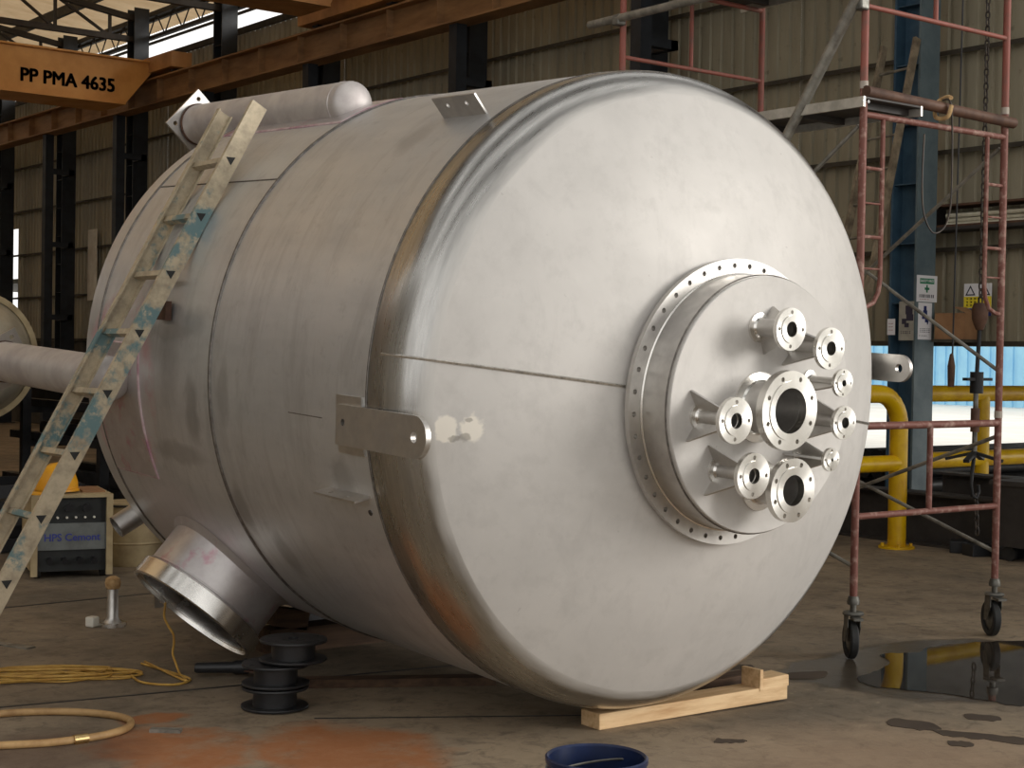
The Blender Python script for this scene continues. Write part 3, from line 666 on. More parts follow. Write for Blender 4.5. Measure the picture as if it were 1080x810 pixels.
# drain stub behind the side manway with a brass purge fitting
q0 = Vector((-1.02, 2.68, -.62)); q1 = Vector((-1.0, 2.98, -.98))
p = MB().hollow((-.80, 2.72, -.72), (-1.16, 2.74, -.93), .062, .055, 28).build('drain_stub', 'dull_steel', ves, label='short open pipe stub')
b0 = o+rd*1.62+tg*0.0+yv*.355
p = MB().tube(b0-yv*.01, b0+yv*.05, .016, n=10).build('purge_fitting', 'brass', ves, label='brass purge fitting on the manway rim')
MB().tube(b0+yv*.03, b0+yv*.03+Vector((-.02, 0, .05)), .008, n=8).build('tap', 'brass', p)
MB().box(b0+yv*.06+Vector((0, 0, .01)), (.03, .02, .03)).build('nut', 'brass', p, False)
# small rusty clip on the rear course beside the ladder
MB().box((-1.375, 1.79, .25), (.03, .10, .09)).build('rust_tab', 'brown_tube', ves, False)
vesM = Matrix.Translation((4.591, 5.038, 1.4558)) @ Matrix.Rotation(TILT, 4, 'X')
FIT = vesM @ (b0+yv*.06)

# timbers under the vessel
t1 = empty('timber_sleeper', (0, 0, 0), label='pale timber sleeper wedged under the front of the vessel', cat='timber')
MB().bar((4.40, 5.06, .035), (5.52, 5.00, .045), .13, .07).build('beam', 'wood', t1, False, .004)
MB().bar((5.36, 5.005, .092), (5.53, 4.995, .098), .12, .055).build('chock', 'wood', t1, False, .006)
MB().box((5.345, 5.0, .115), (.022, .12, .10)).build('wedge', 'wood', t1, False, .003)
MB().bar((4.9, 5.22, .04), (5.6, 5.25, .04), .10, .08).build('timber_block', 'wood_dark', None, False, .004, label='dark timber block behind the pale sleeper', cat='timber')
cr = empty('vessel_cradle', (4.59, 7.3, 0), label='dark timber cradle under the rear of the vessel', cat='cradle')
MB().bx(-.55, .62, -.08, .08, 0, .13).build('beam', 'wood_dark', cr, False)
for sx in (-.42, .42): MB().box((sx, 0, .18), (.2, .16, .10), Matrix.Rotation(-sx*.5, 4, 'Y').to_3x3().to_4x4()).build('chock', 'wood_dark', cr, False)

# ================================================================== LADDER AGAINST THE VESSEL
ld = empty('ladder', (2.138, 6.9, 0), label='paint spattered aluminium ladder leaning on the vessel', cat='ladder')
T0, T1 = Vector((0, 0, 0)), Vector((1.526, 0, 2.797)); dl = (T1-T0).normalized(); nl = Vector((-dl.z, 0, dl.x))
for yy in (-.17, .20):
    s = MB(); A, B = T0+Vector((0, yy, 0)), T1+Vector((0, yy, 0))
    s.bar(A, B, .008, .086, nl)   # web
    sg = 1 if yy < 0 else -1
    for k in (-.037, .037): s.bar(A+nl*k+Vector((0, sg*.013, 0)), B+nl*k+Vector((0, sg*.013, 0)), .026, .008, nl)
    s.build('rail', 'ladder', ld, False)
LL = (T1-T0).length
d = .325
while d < LL-.1:
    c = T0+dl*d; MB().bar(c+Vector((0, -.165, 0)), c+Vector((0, .197, 0)), .034, .028, dl).build('rung', 'ladder', ld, False)
    q = c+Vector((0, -.1745, 0)); v = [q+Vector((0, j*.002, 0))+e for j in (-1, 1) for e in (Vector((-.024, 0, .014)), Vector((.024, 0, .014)), Vector((0, 0, -.024)))]
    MB().add(v, [(0, 1, 2), (3, 5, 4), (0, 3, 4, 1), (1, 4, 5, 2), (2, 5, 3, 0)]).build('rung_end', 'rubber', ld, False)
    d += .3175
for yy in (-.17, .20): MB().box(T0+Vector((0, yy, .02)), (.10, .045, .04)).build('foot', 'rubber', ld, False)

# ================================================================== MOBILE SCAFFOLD
sc_ = empty('mobile_scaffold', (7.19, 6.38, 0), label='red oxide tube scaffold tower on wheels at the right', cat='scaffold')
ox, oy = -7.19, -6.38
def st_(name, p0, p1, r=.021, mat='red_old', par=None, n=12):
    return MB().tube((p0[0]+ox, p0[1]+oy, p0[2]), (p1[0]+ox, p1[1]+oy, p1[2]), r, n=n).build(name, mat, par or sc_)
XL, XR, YN, YF = 6.565, 7.83, 5.42, 7.35
for yy in (YN, YF):
    for xx, sg in ((XL, 1), (XR, -1)):
        for z0, z1, mt in ((.34, 1.31, 'red_old'), (1.31, 3.07, 'red_old'), (3.07, 4.9, 'red_oxide')): st_('post', (xx, yy, z0), (xx, yy, z1), .021, mt)
        for z in (1.306, 3.074): st_('coupling_pin', (xx, yy, z-.02), (xx, yy, z+.02), .0235, 'tape')
        xi = xx+sg*.165
        pts = [(xi, 2.91), (xi, 2.05), (xi-sg*.012, 1.98), (xi-sg*.05, 1.92), (xi-sg*.11, 1.895), (xx, 1.89)]
        MB().path([(x+ox, yy+oy, z) for x, z in pts], .013, 8).build('ladder_stile', 'red_old', sc_)
        for z in (2.637, 2.45, 2.27, 2.10): st_('rung', (xx, yy, z), (xi, yy, z), .010 if z in (2.637, 2.27) else .006, 'red_old', n=8)
        c = empty('caster', (xx+ox, yy+oy, 0)); c.parent = sc_
        MB().tube((0, 0, .26), (0, 0, .40), .017, n=12).build('stem', 'wheel_grey', c)
        MB().lathe([(.30, .001), (.30, .032), (.312, .034), (.325, .032), (.345, .027), (.345, .001)], 18, (0, 0, 0), (0, 0, 1)).build('collar', 'wheel_grey', c)
        MB().lathe([(.245, .001), (.245, .055), (.252, .058), (.262, .05), (.262, .001)], 20, (0, 0, 0), (0, 0, 1)).build('swivel_plate', 'wheel_grey', c)
        cy = .04
        A = Matrix.Rotation(R_(-36 if xx < 7 else -32), 4, 'Z')
        wl = MB().lathe([(-.022, .07), (-.022, .098), (-.015, .105), (.015, .105), (.022, .098), (.022, .07)], 32, A @ Vector((0, cy, .107)), A @ Vector((1, 0, 0)), closed=True).build('wheel', 'rubber', c)
        MB().lathe([(-.02, .001), (-.02, .03), (-.01, .07), (.01, .07), (.02, .03), (.02, .001)], 24, A @ Vector((0, cy, .107)), A @ Vector((1, 0, 0))).build('hub', 'wheel_grey', wl)
        fk = MB()
        for s2 in (-1, 1):
            q = [A @ Vector((s2*.032, yv_, zv)) for yv_, zv in ((-.03, .25), (.05, .25), (.06, .16), (cy+.018, .095), (cy-.018, .095), (-.03, .18))]
            q2 = [p+(A @ Vector((s2*.004, 0, 0))) for p in q]
            fk.add(q+q2, [tuple(range(6)), tuple(range(11, 5, -1))]+[(i, (i+1) % 6, 6+(i+1) % 6, 6+i) for i in range(6)])
        fk.build('fork', 'wheel_grey', c, False)
        MB().box(A @ Vector((0, -.075, .235)), (.05, .09, .012), A).build('brake_pedal', 'wheel_grey', c, False)
    st_('transom', (XL, yy, .77), (XR, yy, .77), .018); st_('transom', (XL, yy, 1.255), (XR, yy, 1.255), .021); st_('strut', (7.195, yy, .77), (7.195, yy, 1.255), .017)
    st_('transom', (XL, yy, 2.92), (XR, yy, 2.92), .018)
    st_('transom', (XL, yy, 3.495), (XR, yy, 3.495), .014, 'red_oxide'); st_('transom', (XL, yy, 3.97), (XR, yy, 3.97), .016, 'red_oxide'); st_('strut', (7.165, yy, 3.495), (7.165, yy, 3.97), .014, 'red_oxide')
st_('support_pipe', (XL-.02, YN-.03, 3.035), (XR+.04, YN-.03, 3.005), .032, 'brown_tube')
for xx in (XL, XR):
    st_('brace', (xx, YN, 1.556), (xx, YF, 2.75), .012, 'galv', n=8); st_('brace', (xx, YN+.03, 2.86), (xx, YF, 1.50), .012, 'galv', n=8)
    st_('brace', (xx, YN, .50), (xx, YF, 1.14), .012, 'galv', n=8); st_('brace', (xx, YN, 1.18), (xx, YF, .46), .012, 'galv', n=8)
st_('stabiliser_pipe', (6.50, 5.39, 3.58), (6.50, 6.95, 1.33), .03, 'galv'); st_('guard_rail', (6.52, 5.30, 3.73), (6.52, 7.62, 3.73), .026, 'galv')
for p in ((6.53, 5.42, 3.50), (6.53, 7.35, 3.72)): MB().box((p[0]+ox, p[1]+oy, p[2]), (.07, .06, .07)).build('clamp', 'wheel_grey', sc_, False, .01)
def deck(x0, x1, z, yn=5.36, yf=7.5):
    p = MB().bx(x0+ox+.01, x1+ox-.01, yn+oy, yf+oy, z+.035, z+.045).build('deck_board', 'dark_beam', sc_, False)
    for x in (x0, x1): MB().bx(x+ox-.008, x+ox+.008, yn+oy, yf+oy, z-.008, z+.046).build('side_channel', 'deck_alu', p, False)
    k = yn+.1
    while k < yf: MB().bx(x0+ox, x1+ox, k+oy-.02, k+oy+.02, z+.0, z+.035).build('cross_rib', 'dark_beam', p, False); k += .45
    for x in (x0+.03, x0+.07): MB().tube((x+ox-.04, yn+oy-.001, z+.02), (x+ox-.04, yn+oy-.003, z+.02), .009, n=10).build('rivet_shade_disc', 'bore', p)  # small dark discs painted as shaded rivet holes
deck(6.50, 6.98, 2.955); deck(6.78, 7.26, 3.985); deck(7.30, 7.78, 3.985)

# ladder leaning on the blue column, behind the scaffold
l2 = empty('wooden_ladder', (0, 0, 0), label='worn wooden ladder leaning on the blue column', cat='ladder')
ru = ((Vector((11.66, 9.40, 4.54)), Vector((10.46, 9.40, 0))), (Vector((11.63, 9.0, 4.56)), Vector((10.44, 9.0, 0))))
for a_, b_ in ru: MB().bar(a_, b_, .035, .075, (1, 0, .3)).build('stile', 'wood_old' if 'wood_old' in M else 'cream', l2, False)
for k in range(14):
    t = .06+.068*k; MB().tube(ru[0][0].lerp(ru[0][1], t), ru[1][0].lerp(ru[1][1], t), .013, n=8).build('rung', 'galv', l2)

# ================================================================== RIGHT BACKGROUND
# yellow guard hoop and outer rails
def rail_obj(name, label, parts, **kw):
    e = empty(name, (0, 0, 0), label=label, cat='guard rail', **kw)
    for nm, pts, r in parts:
        o = MB().path(pts, r, 18).build(nm, 'yellow', e)
    return e
hp = rail_obj('guard_hoop', 'bent yellow pipe guard hoop bolted to the floor beside the column', [
    ('hoop', [(10.85, 8.50, .01), (10.85, 8.50, 1.05)]+[(10.57+.28*math.cos(math.pi/2*i/8), 8.5, 1.05+.28*math.sin(math.pi/2*i/8)) for i in range(1, 9)]+[(10.2, 8.5, 1.33), (8.6, 8.5, 1.33)], .078), ('lower_rail', [(10.85, 8.50, .735), (8.6, 8.50, .735)], .07), ('post', [(8.6, 8.5, .01), (8.6, 8.5, 1.33)], .078)])
MB().lathe([(0, .001), (0, .155), (.016, .155), (.02, .15), (.02, .001)], 32, (10.85, 8.5, 0), (0, 0, 1)).build('base_plate', 'yellow', hp)
for sx in (-1, 1):
    for sy in (-1, 1): MB().tube((10.85+sx*.085, 8.5+sy*.085, .015), (10.85+sx*.085, 8.5+sy*.085, .045), .016, n=6).build('bolt', 'yellow', hp)
yr = rail_obj('guard_rail', 'straight yellow double pipe guard rail beyond the doorway', [
    ('top_rail', [(12.05, 9.5, 1.30), (17, 9.5, 1.30)], .08), ('lower_rail', [(12.05, 9.5, .645), (17, 9.5, .645)], .08), ('post', [(13.45, 9.5, 0), (13.45, 9.5, 1.30)], .075), ('post', [(16.4, 9.5, 0), (16.4, 9.5, 1.30)], .075)])
for x in (13.45, 16.4): MB().bx(x-.15, x+.15, 9.35, 9.65, -.02, .012).build('base_plate', 'yellow', yr, False)
# black pipes stacked in the yard behind the rail
for r_i in range(5):
    for k in range(6-r_i//2):
        z = .06+.14*r_i; y = 10.0+.17*k+(.085 if r_i % 2 else 0)
        MB().tube((12.75+.1*((k*3+r_i) % 3), y, z), (19.2, y, z), .08, n=12).build('black_pipe', 'pipe_black', None, label='long black pipe in the %s row of the stack behind the yellow rail' % ('bottom', 'second', 'third', 'fourth', 'top')[r_i], cat='pipe', group='black pipes stacked outside')
# dark beams on the floor
def ibeam(p, q, h, wd, name, mat, **kw):
    e = empty(name, p, **kw); d_ = Vector(q)-Vector(p); f_ = Vector((0, 0, 0))
    MB().bar((0, 0, h-.01), d_+Vector((0, 0, h-.01)), wd, .02).build('top_flange', mat, e, False); MB().bar((0, 0, .01), d_+Vector((0, 0, .01)), wd, .02).build('bottom_flange', mat, e, False)
    MB().bar((0, 0, h/2), d_+Vector((0, 0, h/2)), .014, h-.04).build('web', mat, e, False); return e
ibeam((11.32, 7.75, 0), (11.32, 11.4, 0), .46, .26, 'steel_beam', 'dark_beam', label='deep dark steel beam lying on the floor behind the yellow hoop', cat='beam')
ibeam((11.75, 5.2, 0), (11.75, 8.7, 0), .62, .22, 'steel_beam', 'dark_beam', label='tallest dark steel beam on the floor at the right', cat='beam')
ibeam((9.9, 8.9, 0), (9.9, 11.6, 0), .2, .2, 'steel_beam', 'black_steel', label='low black steel beam on the floor behind the vessel', cat='beam')
for k, (x, y, z, rz_) in enumerate(((11.1, 7.55, .0, 10), (11.05, 7.8, .0, -20), (11.12, 8.05, .0, 35))):
    MB().bx(-.12, .12, -.08, .08, 0, .10).build('steel_block', 'black_steel', None, False, .008, loc=(x, y, z), rot=(0, 0, R_(rz_)), label=('black steel block by the scaffold wheel end', 'black steel block in the middle of the row by the dark beam', 'black steel block nearest the yellow hoop')[k], cat='block', group='steel blocks beside the beams')
bn = empty('waste_bin', (11.12, 7.25, 0), label='dark wheeled bin cut by the right picture edge', cat='bin')
MB().add([(-.22, -.25, .12), (.22, -.25, .12), (.22, .25, .12), (-.22, .25, .12), (-.27, -.3, .62), (.27, -.3, .62), (.27, .3, .62), (-.27, .3, .62)], [(0, 3, 2, 1), (0, 1, 5, 4), (1, 2, 6, 5), (2, 3, 7, 6), (3, 0, 4, 7), (4, 5, 6, 7)]).build('body', 'dark_beam', bn, False)
MB().bx(-.29, .29, -.32, .32, .62, .66).build('rim', 'dark_beam', bn, False)
for sx in (-.16, .16):
    for sy in (-.2, .2): MB().lathe([(-.018, .001), (-.018, .06), (.018, .06), (.018, .001)], 16, (sx, sy, .06), (1, 0, 0)).build('wheel', 'rubber', bn)
# notices on the column
def sheet(name, c, wd, ht, face, mat, label, cat='notice', rz_=0.):
    """thin paper: face '-y' or '-x'"""
    e = empty(name, c, (R_(90), 0, 0 if face == '-y' else R_(-90)), label=label, cat=cat)
    MB().bx(-wd/2, wd/2, -ht/2, ht/2, -.001, .001).build('paper', mat, e, False); return e
def ink(e, x0, x1, y0, y1, mat='ink', nm='print'): MB().bx(x0, x1, y0, y1, .0012, .0022).build(nm, mat, e, False)
def words(e, x0, x1, y, h, k, mat='ink'):
    x = x0
    for i in range(k):
        w_ = (x1-x0)/k*.62; ink(e, x, x+w_*(.6+.4*((i*7) % 3)/2), y-h/2, y+h/2, mat); x += (x1-x0)/k
Y9 = 9.16-.14-.0135
e = sheet('safety_notice', (11.86, Y9, 2.285), .30, .245, '-y', 'paper', 'white safety first notice with green cross on the blue column')
ink(e, -.105, .105, .045, .095, 'green'); inst('lettering', text_mesh('SAFETY FIRST', .034, 'paper', .0006, .0004), e, (0, .07, .0026))
ink(e, -.011, .011, -.035, .035, 'green'); ink(e, -.034, .034, -.011, .011, 'green'); words(e, -.11, .11, -.068, .03, 9); words(e, -.10, .04, -.098, .006, 5, 'red_clip')
e = sheet('poster', (11.84, Y9, 1.985), .20, .34, '-y', 'paper', 'tall white poster with a small figure below the safety notice')
for x0, x1, y0, y1 in ((-.02, .02, .10, .14), (-.03, .03, .05, .10), (-.045, .01, .02, .05), (.0, .05, -.01, .03), (.03, .045, -.03, .0)): ink(e, x0, x1, y0, y1, 'sign_blue')
for k, y in enumerate((-.07, -.085, -.10)): words(e, -.07, .08, y, .007, 6)
words(e, -.08, .05, -.135, .006, 4)
e = sheet('poster', (11.69, 9.10, 1.985), .17, .36, '-x', 'paper_grey', 'grey poster with a dark head print on the column side')
for x0, x1, y0, y1 in ((-.01, .07, .06, .14), (.0, .08, .0, .06), (-.05, .0, -.03, .02), (-.02, .03, -.06, -.02)): ink(e, x0, x1, y0, y1)
for y in (-.10, -.115): words(e, -.06, .06, y, .008, 5)
e = sheet('paper_slip', (11.69, 9.272, 1.93), .09, .15, '-x', 'paper', 'small white paper slip low on the column edge')
for y in (.03, .0, -.03): words(e, -.03, .03, y, .006, 4, 'red_clip')
e = sheet('warning_sign', (WX-.105, 8.69, 2.19), .30, .30, '-x', 'paper', 'yellow and blue warning sign on the corrugated wall', 'sign')
ink(e, -.15, .15, -.075, .03, 'sign_yellow'); ink(e, -.15, .15, -.15, -.078, 'sign_blue')
for cx in (-.08, .08):
    MB().plate([(cx-.055, .04), (cx+.055, .04), (cx, .135)], [[(cx-.035, .052), (cx+.035, .052), (cx, .112)]], .001, Matrix.Translation((0, 0, .0015))).build('triangle', 'ink', e, False)
for y in (.01, -.02, -.05): words(e, -.12, .12, y, .014, 6)
words(e, -.12, .12, -.105, .014, 5, 'paper')
# shelf with white conduits high on the wall
sh = empty('wall_rack', (WX-.10, 8.2, 2.86), label='dark steel rack on the wall holding white conduits', cat='rack')
MB().bx(-.20, .09, -1.6, 1.35, -.03, 0).build('tray', 'dark_beam', sh, False); MB().bx(-.20, -.19, -1.6, 1.35, 0, .02).build('lip', 'brown_tube', sh, False); MB().bx(-.20, .09, -1.6, 1.35, .19, .21).build('top_rail', 'brown_tube', sh, False)
for y in (-1.5, -.2, .95, 1.33): MB().bx(-.20, .09, y-.02, y+.02, 0, .19).build('bracket', 'dark_beam', sh, False)
for k in range(10):
    x = -.14+.05*(k % 4)+(.02 if (k//4) % 2 else 0); z = .022+.042*(k//4)
    MB().tube((WX-.1+x, 6.75, 2.86+z), (WX-.1+x, 8.95, 2.86+z), .021, n=10).build('white_conduit', 'pipe_white', None, label='white conduit bundled on the wall rack', cat='conduit', group='white conduits on the rack')
cb = empty('cardboard_box', (12.04, 8.80, 1.76), (0, 0, R_(8)), label='brown cardboard box on the ledge right of the column', cat='box')
MB().bx(-.13, .13, -.15, .15, .06, .30).build('carton', 'carton', cb, False); MB().add([(-.13, -.15, .30), (.13, -.15, .30), (.13, -.02, .36), (-.13, -.02, .36)], [(0, 1, 2, 3)]).build('flap', 'carton', cb, False); MB().bx(-.15, .14, -.17, .17, .035, .06).build('ledge', 'girt', cb, False)
# hanging rigging in the scaffold bay
hg = empty('chain_rigging', (8.94, 6.35, 0), label='hanging chain with hook block and threaded spreader inside the scaffold', cat='chain rigging')
lk = MB().path([(.014*math.cos(t), 0, .030*math.sin(t)) for t in [2*math.pi*i/12 for i in range(12)]], .006, 6, True).mesh('link', 'chain')
for k in range(90): inst('link', lk, hg, (.03-.0003*k, 0, 6.3-.048*k), (0, 0, R_(90*(k % 2))))
MB().lathe([(2.01, .001), (2.01, .04), (1.97, .056), (1.90, .052), (1.83, .026), (1.82, .001)], 20, (0, 0, 0), (0, 0, 1)).build('hook_block', 'brown_tube', hg)
MB().tube((0, 0, 1.84), (-.02, 0, 1.53), .014, n=10).build('rod', 'black_steel', hg)
MB().bx(-.15, .13, -.02, .02, 1.485, 1.505).build('cross_bar', 'black_steel', hg, False); MB().tube((-.02, 0, 1.40), (-.02, 0, 1.545), .045, n=14).build('nut_block', 'black_steel', hg)
MB().tube((-.03, 0, 1.0), (-.025, 0, 1.40), .017, n=10).build('screw', 'wheel_grey', hg); MB().tube((-.03, 0, 1.14), (-.028, 0, 1.30), .03, n=12).build('sleeve', 'brown_tube', hg)
for an in (20, 110, 200, 290):
    MB().bar((-.03, 0, 1.0), (-.03+.19*math.cos(R_(an)), .19*math.sin(R_(an)), .95), .04, .02).build('spreader_arm', 'black_steel', hg, False)
MB().path([(-.03, 0, .98), (-.05, 0, .86), (-.06, 0, .78), (-.04, 0, .71), (0, 0, .69), (.03, 0, .73), (.02, 0, .78)], .013, 8).build('hook', 'black_steel', hg)
for k in range(6): inst('link', lk, hg, (.0+.004*k, .0, .69-.045*k), (0, 0, R_(90*(k % 2))))
pc = empty('pendant_control', (8.88, 6.52, 0), label='thin hanging cable with brown pendant handle in the doorway', cat='pendant')
MB().path([(.04, 0, 6.2), (.03, 0, 4), (.01, 0, 2.4), (0, 0, 1.66)], .006, 8).build('cable', 'black', pc); MB().lathe([(1.44, .001), (1.44, .022), (1.58, .026), (1.66, .012), (1.67, .001)], 14, (-.01, 0, 0), (0, 0, 1)).build('handle', 'brown_tube', pc)
rp_ = empty('rope_loop', (7.21, 5.385, 0), label='thin cord looped over the brown scaffold pipe', cat='rope')
MB().spline([(-.02, .0, 3.06), (.0, -.04, 3.05), (.03, -.035, 2.9), (.035, -.035, 2.6), (.03, -.03, 2.45), (-.02, -.03, 2.35), (-.12, -.03, 2.32), (-.20, -.03, 2.42), (-.22, -.03, 2.6), (-.21, -.03, 2.85)], .005, 6).build('cord', 'chain', rp_)
MB().spline([(.0, -.046, 3.07), (.02, .0, 3.082), (.0, .05, 3.05), (-.02, .04, 2.97), (-.01, -.03, 2.965), (.0, -.05, 3.03)], .012, 8).build('knot', 'rope', rp_)

# ================================================================== LEFT BACKGROUND AND FLOOR CLUTTER
# pale panel and the slot of daylight are in the far wall
MB().bx(WX-.10, WX-.09, 28.86, 29.3, 2.55, 3.94).build('wall_panel', 'white_paint', None, False, label='pale narrow panel on the wall left of the vessel', cat='panel')
# neighbouring vessel at the left edge
nv = empty('beige_vessel', (4.60, 13.5, 1.52), label='beige vessel behind the left pipe leg at the picture edge', cat='vessel')
MB().lathe([(0, .50), (.05, .54), (.5, .66), (1.2, .72), (4, .72), (4, .001)], 64).build('body', 'far_tank', nv)
MB().lathe([(.02, .53), (.02, .58), (.06, .58), (.06, .53)], 64, closed=True).build('end_ring', 'cream', nv)
MB().lathe([(0, .50), (-.12, .44), (-.22, .30), (-.27, .15), (-.28, .001)], 64).build('end_plate', 'far_tank', nv); MB().lathe([(.52, .662), (.52, .675), (.56, .68), (.56, .66)], 64, closed=True).build('band', 'brown_tube', nv)
for yy in (1.0, 3.2): MB().bx(-.55, .55, yy-.1, yy+.1, -1.52, -.45).build('saddle', 'dark_beam', nv, False)
# rack of black steel bars
rk = empty('bar_rack', (0, 0, 0), label='black steel rack holding bars behind the ladder', cat='rack')
for yy in (11.2, 12.6, 14.4):
    for x in (5.4, 6.55): MB().bx(x-.04, x+.04, yy-.04, yy+.04, 0, 1.22).build('post', 'black_steel', rk, False)
    for z in (.28, .70, 1.02): MB().bx(5.4, 6.55, yy-.03, yy+.03, z-.03, z+.03).build('arm', 'black_steel', rk, False)
for lv, z in enumerate((.31, .73, 1.05)):
    for k in range(7):
        x = 5.52+.15*k; h = .07+.05*((k*5+lv*3) % 3)
        MB().bx(x-.05, x+.05, 10.3+.15*((k+lv) % 3), 15.2-.2*((k*2+lv) % 4), z, z+h).build('steel_bar', 'black_steel', None, False, label='black steel bar on the %s tier of the rack behind the ladder' % ('bottom', 'middle', 'top')[lv], cat='bar', group='steel bars on the rack')
# invented crates, added to keep the bay behind the welding machine dark
for x, y, h, lab in ((4.55, 12.35, .52, 'dark crate added to darken the bay behind the welding machine'), (3.55, 12.6, .62, 'dark crate added to darken the left picture edge behind the ladder')):
    ct = empty('filler_crate', (x, y, 0), label=lab, cat='crate')
    for zz in (.06, h*.5, h-.04):
        for sy in (-.42, .42): MB().bx(-.38, .38, sy-.012, sy+.012, zz-.05, zz+.05).build('side_slat', 'black_steel', ct, False)
        for sx in (-.38, .38): MB().bx(sx-.012, sx+.012, -.41, .41, zz-.05, zz+.05).build('side_slat', 'black_steel', ct, False)
    for sx in (-.38, .38):
        for sy in (-.42, .42): MB().bx(sx-.03, sx+.03, sy-.03, sy+.03, 0, h).build('post', 'black_steel', ct, False)
    MB().bx(-.36, .36, -.40, .40, .05, h-.12).build('contents', 'pipe_black', ct, False)
# welding machine with helmet
wm = empty('welding_machine', (4.32, 10.72, 0), (0, 0, R_(-14)), label='grey welding machine with cream edges under the yellow helmet', cat='welding machine')
W2, D2, H2 = .255, .33, .585
MB().bx(-W2, W2, -D2+.02, D2, .05, H2-.02).build('body', 'welder_dark', wm, False)
for sx in (-1, 1): MB().bx(sx*W2-.022, sx*W2+.022, -D2-.01, -D2+.03, .02, H2).build('corner_post', 'cream', wm, False)
for sx in (-1, 1): MB().bx(sx*W2-.006, sx*W2+.006, -D2+.03, D2, .04, H2-.02).build('side_panel', 'cream', wm, False)
MB().bx(-W2-.02, W2+.02, -D2-.012, D2+.01, H2-.022, H2).build('lid', 'cream', wm, False)
MB().bx(-W2+.022, W2-.022, -D2-.0, -D2+.022, .20, .385).build('front_plate', 'welder_grey', wm, False)
inst('lettering', text_mesh('HPS Cemont', .072, 'blue_text', .001, .001), wm, (.0, -D2-.002, .285), (R_(90), 0, 0))
for k in range(6): MB().tube((-.16+.062*k, -D2+.022, .425), (-.16+.062*k, -D2-.002, .425), .008, n=10).build('indicator', 'white_paint', wm)
for k in range(3): MB().tube((-.14+.12*k, -D2+.022, .49), (-.14+.12*k, -D2-.012, .49), .028, n=16).build('knob', 'black', wm)
for k in range(4): MB().tube((-.15+.1*k, -D2+.022, .13), (-.15+.1*k, -D2-.03, .12), .022, n=12).build('socket', 'black', wm)
for sx in (-1, 1):
    for sy in (-.24, .24): MB().lathe([(-.02, .001), (-.02, .05), (.02, .05), (.02, .001)], 14, (sx*(W2-.03), sy, .05), (1, 0, 0)).build('wheel', 'rubber', wm)
MB().bx(.09, W2-.01, -.2, .2, H2, H2+.012).build('clipboard', 'carton', None, False, loc=(4.32, 10.72, 0), rot=(0, 0, R_(-14)), label='thin cardboard sheet on top of the welding machine', cat='cardboard')
hl = empty('safety_helmet', (4.215, 10.62, H2), (0, 0, R_(-60)), label='yellow safety helmet resting on the welding machine', cat='helmet')
k = MB(); nn = 14
k.lathe([(0, .135), (.05, .132), (.10, .115), (.14, .085), (.165, .045), (.172, .0001)], 28, (0, 0, .02), (0, 0, 1)); k.v = [(v[0]*1.0, v[1]*1.2, v[2]*1.1) for v in k.v]
k.build('shell', 'helmet', hl)
MB().lathe([(.012, .13), (.012, .155), (.026, .153), (.03, .13)], 28, (0, 0, 0), (0, 0, 1), closed=True).build('rim', 'helmet', hl)
v = [(r*.16*math.cos(t)*1.0, -.10-r*.12*(.4+math.sin(t)), .02-(.02*r)) for r in (.55, 1.) for t in [math.pi*i/8 for i in range(9)]]
v2 = [(a_, b_, c_+.008) for a_, b_, c_ in v]
f = [(i, i+1, 10+i, 9+i) for i in range(8)]; f2 = [(18+q[3], 18+q[2], 18+q[1], 18+q[0]) for q in f]
MB().add(v+v2, f+f2+[(i+9, i+10, i+28, i+27) for i in range(8)]).build('peak', 'helmet', hl)
MB().lathe([(-.012, .125), (.012, .125), (.012, .13), (-.012, .13)], 28, (0, 0, .1), (0, 1, 0), closed=True).build('ridge', 'helmet', hl) if False else None
# drums and pipes beyond the welding machine
for k, (x, y, lab) in enumerate(((4.93, 10.92, 'pale drum right of the welding machine'), (3.75, 11.6, 'pale drum left of the welding machine'))):
    dr = empty('drum', (x, y, 0), label=lab, cat='drum', group='pale drums behind the welding machine')
    MB().lathe([(.0, .001), (0, .24), (.02, .25), (.16, .25), (.17, .257), (.18, .25), (.34, .25), (.35, .257), (.36, .25), (.44, .25), (.46, .24), (.45, .001)], 32, (0, 0, 0), (0, 0, 1)).build('body', 'cream', dr)
    MB().lathe([(.44, .245), (.44, .258), (.455, .258), (.455, .245)], 32, (0, 0, 0), (0, 0, 1), closed=True).build('rim', 'dark_beam', dr)
for k, (x, y, z) in enumerate(((5.0, 10.2, .50), (5.05, 10.1, .26))):
    MB().hollow((x-.18, y-.15, z), (x+.6, y+.7, z), .03, .024, 16).build('steel_pipe', 'bright_steel', None, label=('upper bright pipe by the pale drum', 'lower bright pipe by the pale drum')[k], cat='pipe', group='bright pipes behind the vessel')
sp_ = empty('pipe_trestle', (5.25, 10.5, 0), label='low dark trestle holding bright pipes', cat='trestle')
MB().bx(-.05, .05, -.1, .1, 0, .228).build('leg', 'black_steel', sp_, False); MB().bx(-.05, .05, -.1, .1, .293, .468).build('spacer', 'black_steel', sp_, False)
